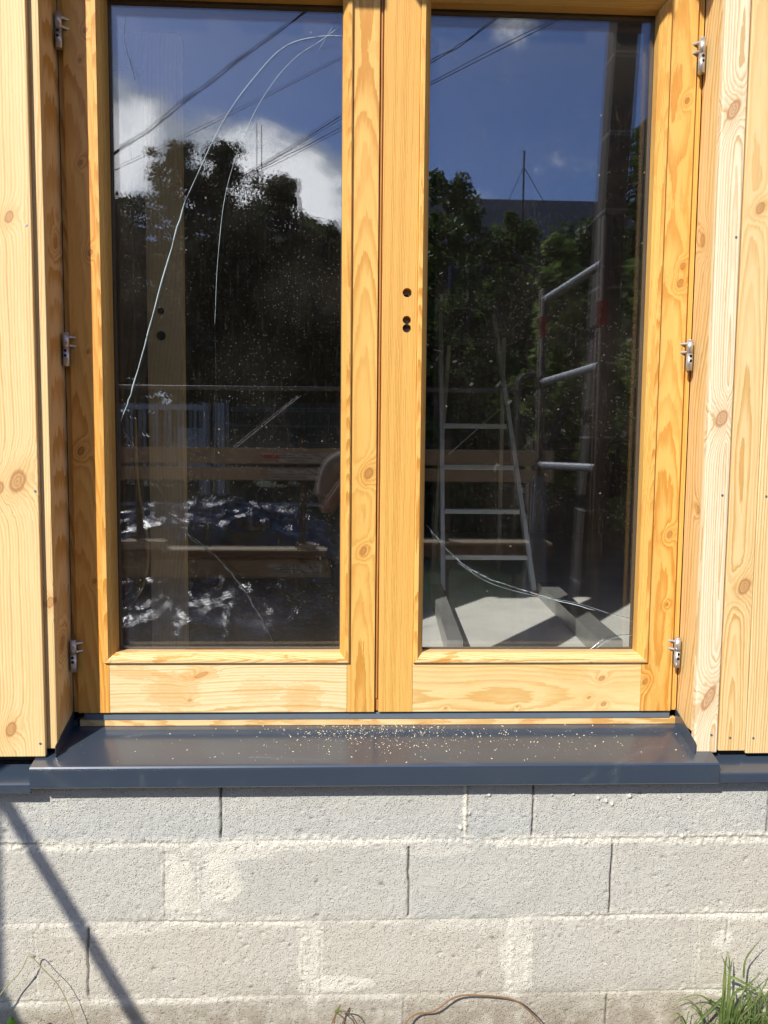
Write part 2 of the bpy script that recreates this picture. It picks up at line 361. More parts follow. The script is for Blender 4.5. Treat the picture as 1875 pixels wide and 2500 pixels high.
vj(.139, .325, .515, 1.3); vj(.658, .325, .515, 1.2); vj(-.473, .33, .52, .35, .5); vj(-.391, .33, .52, .3, .5); vj(1.17, .325, .515, 1)
vj(-.665, .125, .31, 1.0); vj(-.796, .12, .29, .3, .4); vj(.891, .13, .31, .2, .4); vj(.966, .24, .31, .6, .3); vj(.453, .12, .31, .1, .7); vj(.404, .12, .31, .1, .7); vj(-.127, .12, .31, .15, .6); vj(-.085, .12, .31, .05, .6)
vj(.658, -.05, .11, .8, .2); vj(.13, -.05, .11, .3, .3); vj(1.46, .12, .31, 1)
def blob(x, z, rx, rz, a):
    q = ((X-x)/rx)**2+((Z-z)/rz)**2+(N2-.5)*1.6+(N1-.5)*1.2
    globals()['S'] = np.maximum(S, a*np.clip((1.25-q)*1.4, 0, 1))
for q in ((-.43, .43, .045, .11, .8), (-.34, .44, .07, .10, .85), (-.30, .50, .10, .03, .7), (.42, .22, .045, .11, .6), (-.105, .21, .03, .11, .6), (-.03, .15, .09, .022, .8), (.28, .30, .12, .02, .5), (-.74, .12, .10, .03, .4), (.96, .25, .03, .03, .7), (-.2, .525, .25, .022, .6), (.9, .523, .3, .018, .6), (.3, .3, .07, .03, .4), (-.62, .30, .2, .015, .5), (.2, .50, .15, .015, .5), (.75, .55, .02, .02, .0), (-.76, .60, .012, .05, .35), (.9, .58, .05, .06, .3)): blob(*q)
# rough mortar drip lumps on the upper course and crumbs at the joints
for x, z, r in ((.62, .635, .004), (.64, .628, .005), (.655, .62, .005), (.70, .64, .007), (.555, .647, .004), (.34, .647, .004), (.29, .60, .006), (.285, .57, .005), (.84, .53, .006), (.83, .635, .004), (.27, .56, .006), (.50, .645, .003)):
    r *= .75; g = np.exp(-(((X-x)**2+((Z-z)*.8)**2)/r**2)); H += g*.007; S = np.maximum(S, g)
H += (N3-.5)*.0016+(N2-.5)*.0014+(N1-.5)*.002
T = np.clip(T+(N4-.5)*.5, 0, 1)
pr_ = np.random.default_rng(77)
for _ in range(520):            # open pores
    px_, pz_ = pr_.uniform(x0, x1), pr_.uniform(0, .65); rr_ = pr_.uniform(.0016, .0042)*(1+pr_.random()**8*1.5)
    ia, ib = np.searchsorted(xs, [px_-.015, px_+.015]); ja, jb = np.searchsorted(zs, [pz_-.015, pz_+.015])
    if ib-ia < 3 or jb-ja < 3: continue
    w_ = np.exp(-(((X[ja:jb, ia:ib]-px_)*pr_.uniform(.6, 1.2))**2+((Z[ja:jb, ia:ib]-pz_)*pr_.uniform(.8, 1.8))**2)/rr_**2)
    H[ja:jb, ia:ib] -= w_*.0035; G[ja:jb, ia:ib] = np.maximum(G[ja:jb, ia:ib], w_*pr_.uniform(.1, .7))
wall = empty('block_wall', (0, 0, 0), label='grey concrete block plinth wall below the metal sill', cat='wall')
grid_mesh('block_face', xs, zs, -H, block_mat(), 'xz', wall, {'smear': S, 'tint': T, 'groove': np.clip(G, 0, 1)})
MB().box(x0, x1, .012, .20, z0, z1-.002).build('wall_core', simple('block_core', (.3, .29, .27), .9), wall)
del X, Z, N1, N2, N3, N4, S, G, T, H

# ------------------------------------------------------------------ timber wall: cladding, battens, reveals
tw = empty('timber_wall', (0, .3, .76), label='pine board cladded timber wall with reveal boards around the double door', cat='wall')
def board(name, x, y, z, mat, parent, bev=.0012, **k):
    return MB().box(x[0], x[1], y[0], y[1], z[0], z[1], bev).build(name, mat, parent, **k)
TOP = 3.12
mt = pine('pine_left_board', c0=-.93, d0=.03, tilt=.012, a0=.4, freq=120, seed=3.1, late=.55, wob=.022, knots=((-.798, 1.427, .019), (-.800, 2.034, .010), (-.831, .826, .013), (-.843, 1.41, .012)))
o = board('cladding_board', (-.945, -.7505), (-.013, -.0012), (.757, TOP), mt, tw, .002)
mt2 = pine('pine_far_left', c0=-1.3, d0=.05, tilt=.02, freq=120, seed=9.1)
board('cladding_board', (-1.19, -.947), (-.011, -.0006), (.757, TOP), mt2, tw, .002)
board('cladding_board', (-1.95, -1.192), (-.013, -.001), (.757, TOP), mt2, tw, .002)
mt = pine('pine_left_batten', c0=-.70, d0=.02, freq=170, seed=5.5, late=.6, knots=((-.735, 1.135, .010),))
board('batten', (-.79, -.727), (0., .020), (.772, TOP), mt, tw, .0015)
mt = pine('pine_left_reveal', cdir='y', c0=.06, d0=.03, tilt=.05, a0=1.9, freq=150, seed=7.3, pal=PALE, late=1.0, knots=((.05, 1.02, .013), (.07, 2.0, .01)))
board('reveal_board', (-.747, -.7285), (.0205, .112), (.775, TOP), mt, tw)
mt = pine('pine_right_batten', pal=CREAM, c0=.905, d0=.02, tilt=.018, a0=2.6, freq=140, seed=11.7, late=.7, wob=.018, knots=((.889, 2.321, .015, .8), (.894, 1.595, .015, .5), (.893, .894, .018, 1.2)))
board('batten', (.861, .921), (0., .021), (.751, TOP), mt, tw, .004)
mt = pine('pine_right_reveal', cdir='y', c0=-.25, d0=.0, freq=150, seed=13.7, late=.8, knots=((.075, 2.04, .012), (.035, 1.367, .008)))
board('reveal_board', (.8625, .885), (.0215, .112), (.80, TOP), mt, tw)
mt = pine('pine_right_board_a', c0=.955, d0=.012, tilt=.03, a0=.95, freq=125, seed=17.2, late=.62, wob=.024, knots=((.971, 1.178, .015), (.966, 2.096, .010)))
board('cladding_board', (.9245, .9935), (.001, .022), (.756, TOP), mt, tw, .0015)
mt = pine('pine_right_board_b', pal=((.80, .61, .32), (.60, .36, .12), (.42, .2, .08)), c0=1.12, d0=.03, tilt=.02, a0=1.4, freq=120, seed=21.2, late=.75, knots=((1.033, 1.80, .008), (1.02, .63, .01)))
board('cladding_board', (.9955, 1.13), (.0005, .022), (.749, TOP), mt, tw, .0015)
mt3 = pine('pine_far_right', c0=1.3, d0=.05, tilt=.02, freq=120, seed=29.1)
board('cladding_board', (1.132, 1.40), (.001, .022), (.752, TOP), mt3, tw, .002)
board('cladding_board', (1.402, 2.05), (.001, .022), (.752, TOP), mt3, tw, .002)
mt = pine('pine_lintel', axis='x', c0=3.2, seed=2.2)
board('lintel_board', (-.7265, .8605), (.0, .112), (2.80, TOP), mt, tw)
for x, z, y in ((-.762, 2.017, -.013), (-.758, 1.404, -.013), (-.762, .790, -.013), (.909, 2.027, 0), (.904, 1.406, 0), (.904, .798, 0), (1.013, .789, .0005), (1.015, 1.404, .0005), (1.014, 2.02, .0005), (.953, .79, .001)):
    MB().tube([(x, y-.0011, z), (x, y+.004, z)], .0030, 12).build('nail', M_NAIL, tw)
# sheathing behind the boards (upper wall over and beside the door)
MB().box(-1.95, -.749, .0225, .20, .735, TOP).build('sheathing', M_CORE, tw)
MB().box(.8875, 2.05, .0225, .20, .735, TOP).build('sheathing', M_CORE, tw)
MB().box(-.748, .887, .115, .20, 2.78, TOP).build('sheathing', M_CORE, tw)

# roof eave out of frame: its rafter tails cast the toothed shadow at the top of the door
rf = empty('roof_eave', (0, 0, 3.2), label='timber roof eave with square rafter tails above the door', cat='roof')
rm = pine('pine_rafter', axis='y', c0=.3, seed=4.4)
MB().box(-3.3, 3.3, -.50, 5.3, 3.31, 3.36).build('soffit', rm, rf)
for k in range(-9, 12):
    xa = .17-.457+.237*k
    MB().box(xa, xa+.149, -.515, -.35, 3.205, 3.309).build('rafter_tail', rm, rf)

# ------------------------------------------------------------------ door frame
fr = empty('door_frame', (.067, .15, .785), label='varnished pine door frame with grey threshold set between the reveals', cat='door frame')
jm = pine('pine_jamb', pal=GOLD, c0=.6, d0=.03, freq=170, seed=8.8, late=.8)
board('jamb', (-.7280, -.713), (.1125, .20), (.8235, 2.78), pine('pine_jamb_left', cdir='x', pal=GOLD, c0=-.76, freq=170, seed=6.8, late=1.), fr, .001)
board('jamb', (.843, .8610), (.1125, .20), (.8235, 2.78), jm, fr, .001)
board('head', (-.7128, .8428), (.1125, .20), (2.722, 2.78), pine('pine_head', axis='x', pal=GOLD, c0=2.3, seed=1.2), fr, .001)
board('threshold_strip', (-.7125, .861), (.110, .135), (.7865, .8035), pine('pine_threshold', axis='x', pal=PALE, c0=.79, d0=.008, tilt=.01, a0=0., freq=230, seed=15.2, late=.95, stain=.5), fr, .001)
board('threshold_rail', (-.728, .861), (.1352, .20), (.74, .8035), M_SHEET, fr, .0005)
board('threshold_rail', (-.70, .842), (.108, .20), (.8037, .8215), simple('grey_threshold_aluminium', (.15, .18, .21), .5, .2), fr, .0008)

# ------------------------------------------------------------------ door leaves
def glass_mat(name, fac=.085, tint=(.996, .998, .995), dust=.5):
    mt, b, out = newmat(name); o = b.obj(); X, Y, Z = b.xyz(o)
    tr = b.n('ShaderNodeBsdfTransparent'); b.put(tr.inputs[0], tint)
    gl = b.n('ShaderNodeBsdfGlossy'); gl.inputs['Roughness'].default_value = 0.0; b.put(gl.inputs[0], (.90, .93, 1.0))
    lw = b.n('ShaderNodeLayerWeight'); lw.inputs[0].default_value = .5
    f = b.m('ADD', fac, b.m('MULTIPLY', b.m('POWER', lw.outputs['Facing'], 4.), .85), clamp=True)
    b.put(gl.inputs['Normal'], b.bump(b.noise(o, 1.6, 1), .0003, .5))
    mx = b.n('ShaderNodeMixShader'); b.put(mx.inputs[0], f); b.nt.links.new(tr.outputs[0], mx.inputs[1]); b.nt.links.new(gl.outputs[0], mx.inputs[2])
    last = mx.outputs[0]
    if dust:
        n = b.noise(o, 3, 4, .6); st = b.noise(b.v('MULTIPLY', o, (160, 1, 14)), 1., 4, .65)
        def dots(sc, r0, jit):
            v = b.n('ShaderNodeTexVoronoi', feature='F1'); b.put(v.inputs['Vector'], b.comb(X, 0., Z)); v.inputs['Scale'].default_value = sc
            rr = b.m('MULTIPLY', b.m('POWER', b.xyz(v.outputs['Color'])[0], jit), r0)
            return b.m('LESS_THAN', v.outputs['Distance'], rr)
        d1 = b.m('MULTIPLY', dots(230, .30, 2.6), b.ss(n, .38, .58, .25, 1.)); d2 = b.m('MULTIPLY', dots(34, .09, 4.), .9)
        scr = b.m('MULTIPLY', b.ss(b.noise(b.v('MULTIPLY', o, (60, 1, 22)), 1., 3, .6, 1.5), .69, .76), .035)
        film = b.m('ADD', b.m('ADD', .0020, b.m('MULTIPLY', b.ss(Z, 2.3, 2.6), .008)), b.m('ADD', b.m('MULTIPLY', b.ss(st, .5, .8), .006), b.m('MULTIPLY', b.ss(n, .4, .7), .006)))
        edge = b.m('MULTIPLY', b.ss(Z, 1.16, .98), .012)
        dd = b.m('ADD', b.m('ADD', film, edge), b.m('ADD', b.m('MULTIPLY', d1, .07), b.m('ADD', b.m('MULTIPLY', d2, .12), scr)), clamp=True)
        df = b.n('ShaderNodeBsdfDiffuse'); b.put(df.inputs[0], (.80, .70, .55))
        m2 = b.n('ShaderNodeMixShader'); b.put(m2.inputs[0], b.m('MULTIPLY', dd, dust)); b.nt.links.new(last, m2.inputs[1]); b.nt.links.new(df.outputs[0], m2.inputs[2]); last = m2.outputs[0]
    b.nt.links.new(last, out.inputs[0]); return mt
M_GLASS = glass_mat('dusty_window_glass', .068, dust=1.)
M_GLASS2 = glass_mat('inner_window_glass', .068, dust=0.)
M_SPACER = simple('glazing_spacer', (.05, .045, .04), .6)
def crack_mat(name, col, thr):
    mt, b, out = newmat(name); o = b.obj(); n = b.noise(b.v('MULTIPLY', o, (60, 1, 60)), 1., 4, .7); n2 = b.noise(o, 6, 2)
    p = b.n('ShaderNodeBsdfPrincipled'); b.put(p.inputs['Base Color'], b.mix(n2, tuple(c*.6 for c in col), col)); p.inputs['Roughness'].default_value = .2
    t = b.n('ShaderNodeBsdfTransparent'); mx = b.n('ShaderNodeMixShader'); b.put(mx.inputs[0], b.ss(b.m('ADD', n, b.m('MULTIPLY', b.m('SUBTRACT', n2, .5), .5)), thr-.12, thr+.12, .15, 1.))
    b.nt.links.new(t.outputs[0], mx.inputs[1]); b.nt.links.new(p.outputs[0], mx.inputs[2]); b.nt.links.new(mx.outputs[0], out.inputs[0]); return mt
M_CRACK = crack_mat('crack_edge', (.62, .74, .76), .35)
M_CRACK2 = crack_mat('fine_crack_edge', (.07, .08, .075), .50)
YF = .10
def mitred_bead(parent, xa, xb, za, zb, w, mats):
    """four mitred glazing beads round the opening xa..xb, za..zb (outer edges)"""
    def ring(dw, y): return [(xa+dw, y, za+dw), (xb-dw, y, za+dw), (xb-dw, y, zb-dw), (xa+dw, y, zb-dw)]
    prof = [(0., .1005), (0., .0945), (.0025, .0925), (w*.45, .0925), (w*.8, .104), (w, .112), (w, .140), (0., .140)]
    L = [ring(dw, y) for dw, y in prof]
    for s in range(4):
        t = (s+1) % 4; g = .0003; V = [r[s] for r in L]+[r[t] for r in L]; n = len(prof)
        Fc = [(i, (i+1) % n, (i+1) % n+n, i+n) for i in range(n)]+[tuple(range(n))[::-1], tuple(range(n, 2*n))]
        MB().add(V, Fc).build('glazing_bead', mats[s], parent)
def leaf(label, x, glass, rail, mats, beads, flip):
    L = empty('door_leaf', ((x[0]+x[1])/2, .13, .825), label=label, cat='door', group='two leaves of the glazed double door')
    y = (YF, YF+.056)
    gx0, gx1 = glass; bw = .025
    ztop = 2.632
    sl = board('stile', (x[0], rail[0]-.0004), y, (.825, 2.72), mats['sl'], L, .0012)
    sr = board('stile', (rail[1]+.0004, x[1]), y, (.825, 2.72), mats['sr'], L, .0012)
    board('bottom_rail', (rail[0], rail[1]), (YF+.0006, YF+.056), (.825, .957), mats['rail'], L, .001)
    board('top_rail', (rail[0], rail[1]), (YF+.0006, YF+.056), (2.633, 2.72), mats['top'], L, .001)
    mitred_bead(L, gx0-bw, gx1+bw, .957, ztop, bw, beads)
    x0_, x1_ = gx0-.012, gx1+.012
    # inner rebate (back face) so that the pane is held on all sides
    for q in ((gx0-bw, gx0, .957, ztop), (gx1, gx1+bw, .957, ztop)): pass
    gp = MB().box(x0_, x1_, .1405, .1445, .969, 2.62).build('glass_pane', M_GLASS, L)
    g2 = MB().box(x0_, x1_, -.002, .002, -.826, .826).build('inner_glass_pane', M_GLASS2, L)
    g2.matrix_parent_inverse = Matrix.Identity(4)
    g2.location = Vector((0, .166, 1.795))-L.location; g2.rotation_euler = (R(.04), 0, R(.20) if flip is False else R(.03))
    # rotate about the pane centre
    cx = (x0_+x1_)/2
    for v in g2.data.vertices: v.co.x -= cx
    g2.location.x += cx
    sp = MB(); sp.box(x0_, gx0+.003, .1452, .158, .969, 2.62); sp.box(gx1-.003, x1_, .1452, .158, .969, 2.62)
    sp.box(gx0+.0032, gx1-.0032, .1452, .158, .969, .984); sp.box(gx0+.0032, gx1-.0032, .1452, .158, 2.604, 2.62); sp.build('glazing_spacer', M_SPACER, L)
    return L, gp, sl, sr
mL = dict(sl=pine('pine_L_hinge_stile', pal=AMBER, c0=-.70, d0=.02, freq=150, seed=31., late=.75, coat=.15, knots=((-.657, 1.987, .006), (-.668, 1.746, .0035), (-.663, 1.17, .005), (-.657, 2.509, .005), (-.672, 2.44, .004), (-.69, 1.50, .008), (-.676, 2.20, .005))),
          sr=pine('pine_L_meeting_stile', pal=GOLD, c0=.018, d0=.012, tilt=.022, a0=2.9, freq=150, seed=35., late=.75, coat=.12, stain=.2, knots=((.033, 1.45, .011), (.021, 1.25, .008))),
          rail=pine('pine_L_rail', axis='x', pal=((.82, .66, .37), (.64, .42, .16), (.42, .18, .06)), c0=.80, d0=.03, tilt=.01, freq=150, seed=37., late=.7, knots=((.858, -.427, .004), (.925, -.396, .009, 1.5)), blob=((.885, -.47, .05, .06, .8), (.86, -.14, .05, .05, .85), (.93, -.56, .02, .07, .8), (.932, -.40, .02, .05, .8), (.88, -.25, .03, .06, .5))),
          top=pine('pine_L_top', axis='x', pal=GOLD, c0=2.5, freq=130, seed=39.))
def beadset(s, xk): return [pine('pine_bead_bottom', axis='x', pal=PALE, c0=.99, d0=.01, freq=210, seed=s, late=.9, stain=.75, rough=.4), pine('pine_bead_side', pal=GOLD, c0=xk[1]+.03, freq=200, seed=s+1, late=1., stain=.45),
                            pine('pine_bead_top', axis='x', pal=GOLD, c0=2.7, freq=200, seed=s+2), pine('pine_bead_side', pal=GOLD, c0=xk[0]-.03, freq=200, seed=s+3, late=1., stain=.3)]
LL, gL, slL, srL = leaf('left glazed pine door leaf with long arching cracks in its pane', (-.7118, .052), (-.617, -.039), (-.631, -.020), mL, beadset(41., (-.617, -.039)), False)
mR = dict(sl=pine('pine_R_meeting_stile', pal=GOLD, c0=.45, d0=.02, freq=190, seed=51., late=.8, coat=.1, wob=.01),
          sr=pine('pine_R_hinge_stile', pal=GOLD, c0=.80, d0=.008, tilt=.02, a0=.9, freq=150, seed=53., late=.8, coat=.12, stain=.3, knots=((.820, 2.386, .006), (.826, 1.982, .007), (.821, 1.940, .008), (.820, 1.297, .007), (.819, 1.112, .004), (.7695, .905, .0065))),
          rail=pine('pine_R_rail', axis='x', pal=((.80, .60, .28), (.64, .38, .12), (.42, .18, .06)), c0=.87, d0=.02, tilt=.012, a0=.4, freq=150, seed=55., late=.6, knots=((.914, .653, .006), (.845, .66, .0055), (.862, .62, .004), (.838, .43, .003), (.835, .24, .003)), blob=((.93, .56, .02, .06, .5), (.85, .3, .03, .1, .35), (.85, .6, .03, .1, .3))),
          top=pine('pine_R_top', axis='x', pal=GOLD, c0=2.5, freq=130, seed=59.))
RL, gR, slR, srR = leaf('right glazed pine door leaf with unfitted lock holes and a crack across its lower pane', (.0625, .8405), (.177, .747), (.152, .758), mR, beadset(61., (.177, .747)), True)
M_ORG = pine('pine_astragal', pal=((.52, .24, .06), (.40, .15, .03), (.2, .08, .02)), freq=200, c0=.2, seed=70.)
board('cover_strip', (.0522, .0622), (.1085, .150), (.826, 2.72), M_ORG, LL, .001)
board('cover_strip', (.0555, .0595), (.1045, .1083), (.86, 2.72), M_ORG, LL, .0008)
# rebate walls closing the sides behind the beads
# lock holes cut through the stile
def cut(o, cyl):
    cb = MB()
    for x, z, r in cyl: cb.tube([(x, .05, z), (x, .13, z)], r, 24)
    c = cb.build('cutter', None); c.matrix_world = Matrix.Identity(4)
    md = o.modifiers.new('b', 'BOOLEAN'); md.object = c; md.operation = 'DIFFERENCE'; md.solver = 'EXACT'; md.use_self = True
    bpy.context.view_layer.update(); dg = bpy.context.evaluated_depsgraph_get()
    me = bpy.data.meshes.new_from_object(o.evaluated_get(dg)); o.modifiers.clear(); o.data = me; bpy.data.objects.remove(c)
cut(slR, [(.1255, 1.904, .0115), (.1253, 1.8365, .0105), (.1255, 1.8160, .0108)])
lk = MB().box(.110, .141, .1205, .129, 1.80, 1.93).build('lock_case', M_LOCK, RL)
MB().box(.1195, .1295, .1185, .1203, 1.8925, 1.9025).build('spindle_hole', M_BLACK, RL)
MB().tube([(.125, .1180, 1.826), (.125, .1203, 1.822)], .0075, 16).build('keyhole', M_BLACK, RL)
# hinges
def hinge(parent, x, y, zt, zb, side):
    zm = (zt+zb)/2+.004; r = .0080
    h = MB().tube([(x, y, zm+.0008), (x, y, zt-.002)], r, 18).tube([(x, y, zt-.0021), (x, y, zt)], [r, r*.75], 18).build('hinge', M_ZINC, parent, smooth=False)
    h.data.polygons.foreach_set('use_smooth', [len(p.vertices) == 4 for p in h.data.polygons])
    lo = MB().tube([(x, y, zb), (x, y, zm)], r, 18).build('hinge_knuckle', M_ZINC, h)
    lo.parent = h; lo.matrix_parent_inverse = h.matrix_parent_inverse.inverted() @ Matrix.Translation(-parent.location) if False else Matrix.Identity(4)
    lo.data.polygons.foreach_set('use_smooth', [len(p.vertices) == 4 for p in lo.data.polygons])
    xs_ = x+side*.0185
    for zz in (zt-.010, zt-.031):
        MB().tube([(x+side*.006, y+.001, zz), (xs_, y+.0135, zz)], .0032, 12).build('hinge_pin', M_ZINC, h).matrix_parent_inverse = Matrix.Identity(4)
    for zz in (zm-.007, zm-.019):
        MB().tube([(x, y-r-.0006, zz), (x, y-r+.003, zz)], .0036, 12).build('hinge_screw', M_BLACK, h).matrix_parent_inverse = Matrix.Identity(4)
    pl = MB().box(x-.001, x+.001, y+.006, .118, zb+.008, zm-.008).build('hinge_plate', M_ZINC, h)
    pl.matrix_parent_inverse = Matrix.Identity(4)
for zt, zb in ((2.542, 2.459), (1.790, 1.708), (1.020, .938)): hinge(LL, -.7165, .089, zt, zb, 1)
for zt, zb in ((2.530, 2.446), (1.797, 1.719), (1.026, .947)): hinge(RL, .8475, .089, zt, zb, -1)

# cracks run in the panes
def crack(parent, pts, r=.0009, jag=0., seed=1, n=8, mat=None):
    rr = random.Random(seed); P = smooth_path([(x, .1402, z) for x, z in pts], n)
    P = [p+Vector((rr.uniform(-jag, jag), 0, rr.uniform(-jag, jag))) for p in P]
    rs = [r*.55*rr.uniform(.6, 1.2) for _ in P]; rs[0] = rs[-1] = r*.2
    o = MB().tube(P, rs, 5, False).build('crack', mat or M_CRACK, parent); o.matrix_parent_inverse = Matrix.Identity(4)
A1 = [(-.04, 2.536), (-.098, 2.533), (-.178, 2.51), (-.246, 2.447), (-.338, 2.323), (-.432, 2.131), (-.492, 1.937), (-.565, 1.682), (-.603, 1.576)]
A2 = [(-.045, 2.56), (-.098, 2.521), (-.155, 2.483), (-.212, 2.421), (-.27, 2.325), (-.328, 2.167), (-.352, 1.997), (-.362, 1.825), (-.36, 1.65), (-.366, 1.472), (-.375, 1.353), (-.413, 1.183), (-.50, 1.02)]
A3 = [(-.610, 1.576), (-.557, 1.488), (-.441, 1.292), (-.382, 1.244), (-.323, 1.183), (-.251, 1.073), (-.21, .99)]
crack(gL, A1[:6], .0014); crack(gL, A1[5:], .0026, .0012, 3); crack(gL, A2[:8], .0010); crack(gL, A2[7:], .0007, mat=M_CRACK2); crack(gL, [(x+.006, z) for x, z in A1[1:]], .0006, mat=M_CRACK2)
crack(gL, A3, .0016, .001, 5, mat=M_CRACK2); crack(gL, [(.0+x, z) for x, z in A3[2:]], .0030, .003, 6, mat=M_CRACK2)
crack(gL, [(-.573, 2.569), (-.575, 2.50), (-.563, 2.46), (-.553, 2.417)], .0016, .002, 7, mat=M_CRACK2); crack(gL, [(-.04, 2.60), (-.10, 2.50)], .0006)
crack(gR, [(.187, 1.314), (.26, 1.232), (.345, 1.177), (.487, 1.129), (.642, 1.088)], .0019, .0014, 8)
crack(gR, [(.487, 1.129), (.642, 1.088), (.749, 1.064)], .0012, mat=M_CRACK2); crack(gR, [(.187, 1.314), (.26, 1.232), (.345, 1.177), (.487, 1.129)], .0050, .003, 12, mat=M_CRACK2); crack(gR, [(.27, 1.215), (.36, 1.160), (.487, 1.125), (.60, 1.105), (.749, 1.055)], .0006)
crack(gR, [(.633, .982), (.681, 1.015), (.75, 1.023)], .0014, mat=M_CRACK2); crack(gR, [(.645, .982), (.69, 1.010), (.75, 1.021)], .0005)

# ------------------------------------------------------------------ sill and flashings
def tr_(t): return 2.6
ws = empty('window_sill', (.065, .0, .69), label='wide anthracite sheet metal door sill sprinkled with sawdust', cat='sill')
# sheet with a 14 degree slope, front nose, drip lip
def sheet(xa, xb, prof, th=.0015):
    n = len(prof); P = [Vector((0, a, c)) for a, c in prof]; off = []
    for i in range(n):
        t = (P[min(i+1, n-1)]-P[max(i-1, 0)]).normalized(); nn = Vector((0, -t.z, t.y)); off.append(P[i]-nn*th)
    loop = [(p.y, p.z) for p in P]+[(p.y, p.z) for p in reversed(off)]
    return MB().prism(loop, xa, xb, 'x')
prof = [(.112, .7865), (-.036, .7455), (-.0425, .7435), (-.0455, .740), (-.0462, .735), (-.0462, .6935), (-.0445, .6915), (-.036, .6925)]
sheet(-.776, .905, prof[::-1]).build('sill_sheet', M_SHEET, ws)
for xx, s in ((-.7284, 1), (.8605, -1)):        # upstands against the reveals
    pr = [(-.010, .7535), (.112, .7870), (.112, .828), (-.010, .782)]
    MB().prism(pr, xx, xx+.0016*s, 'x').build('side_upstand', M_SHEET, ws)
for xx in (-.7762, .9050):
    MB().prism([(-.0455, .7395), (-.0455, .6935), (-.005, .6935), (-.005, .7525)], xx, xx+.0012, 'x').build('end_cap', M_SHEET, ws)
def flash(xa, xb, zf, lab):
    p = [(.022, zf+.024), (-.037, zf+.001), (-.0405, zf-.002), (-.0405, zf-.023), (-.034, zf-.024)]
    o = sheet(xa, xb, p[::-1]).build('base_flashing', M_SHEET, None); return tag(o, lab, 'flashing')
flash(-1.95, -.7775, .7005, 'dark metal base flashing left of the door sill')
flash(.9065, 2.05, .7145, 'dark metal base flashing right of the door sill')

# sawdust and wood chips
rr = random.Random(4); mb = MB()
def sillz(y): return .7865+(y-.112)*.277+.0006
for i in range(2000):
    q = rr.random()
    if q < .45: x = rr.gauss(.02, .13); y = .109-abs(rr.gauss(0, .045))
    elif q < .8: x = rr.gauss(.25, .25); y = rr.gauss(.06, .035)
    elif q < .88: x = rr.uniform(-.72, .85); y = rr.uniform(-.03, .108)
    else: continue
    if not (-.72 < x < .85 and -.036 < y < .109): continue
    s = .00025+.0013*rr.random()**4.5; z = sillz(y); a = rr.uniform(0, 6.28); l = s*rr.uniform(.8, 2.2); ww = s*.6; h = s*.5
    c, d = math.cos(a), math.sin(a)
    B = [(-l, -ww, 0), (l, -ww, 0), (l, ww, 0), (-l, ww, 0), (-l*.8, -ww*.7, h), (l*.7, -ww, h), (l*.8, ww*.8, h*1.3), (-l, ww*.6, h)]
    mb.add([(x+p*c-q_*d, y+p*d+q_*c, z+(p*d+q_*c)*.277+k) for p, q_, k in B], [(0, 1, 5, 4), (1, 2, 6, 5), (2, 3, 7, 6), (3, 0, 4, 7), (4, 5, 6, 7)])
mb.build('sawdust', simple('sawdust_chips', (.80, .68, .46), .9, amt=.3), None, kind='stuff', label='pale sawdust and wood chips scattered on the dark sill', cat='sawdust')

# ------------------------------------------------------------------ room behind the door
rm_ = empty('room_shell', (0, 2.5, FZ), label='dark unfinished room seen behind the door glass', cat='room')
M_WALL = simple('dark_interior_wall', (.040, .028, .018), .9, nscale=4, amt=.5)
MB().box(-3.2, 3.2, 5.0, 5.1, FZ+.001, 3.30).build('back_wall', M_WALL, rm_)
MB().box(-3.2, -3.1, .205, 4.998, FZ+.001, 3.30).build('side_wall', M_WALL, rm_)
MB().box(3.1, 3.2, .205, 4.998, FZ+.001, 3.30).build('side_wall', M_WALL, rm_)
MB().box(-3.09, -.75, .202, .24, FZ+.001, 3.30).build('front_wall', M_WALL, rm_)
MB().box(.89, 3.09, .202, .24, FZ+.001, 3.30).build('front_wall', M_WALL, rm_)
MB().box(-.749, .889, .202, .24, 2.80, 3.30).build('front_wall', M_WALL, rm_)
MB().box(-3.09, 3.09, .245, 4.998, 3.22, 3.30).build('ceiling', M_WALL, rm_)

# old panelled door standing inside at the left
pd = empty('inner_door', (-.64, .5, FZ), label='old brown panelled door standing inside behind the left pane', cat='door')
M_OLD = pine('old_door_wood', pal=((.88, .62, .27), (.72, .48, .19), (.3, .18, .07)), c0=-.3, freq=150, seed=80., late=.6)
M_OLD2 = pine('old_door_panel', pal=((.24, .17, .09), (.18, .12, .06), (.08, .05, .03)), c0=-.5, freq=150, seed=81., late=.6)
pst = board('stile', (-.632, -.525), (.50, .535), (FZ+.002, 2.72), M_OLD, pd, .002)
board('stile', (-1.20, -1.09), (.50, .535), (FZ+.002, 2.72), M_OLD2, pd, .002)
for za, zb in ((FZ+.002, .90), (1.16, 1.22), (2.62, 2.72)): board('rail', (-1.089, -.6325), (.503, .533), (za, zb), M_OLD2, pd, .002)
for za, zb in ((.9005, 1.159), (1.2205, 2.619)): board('panel', (-1.089, -.6325), (.515, .528), (za, zb), M_OLD2, pd, .001)
for za, zb in ((.915, 1.145), (1.235, 2.605)): board('raised_field', (-1.05, -.672), (.509, .5148), (za, zb), M_OLD2, pd, .003)
for z, r in ((1.922, .010), (1.849, .014)): MB().tube([(-.590, .4985, z), (-.590, .504, z)], r, 18).build('lock_hole', M_BLACK, pd)

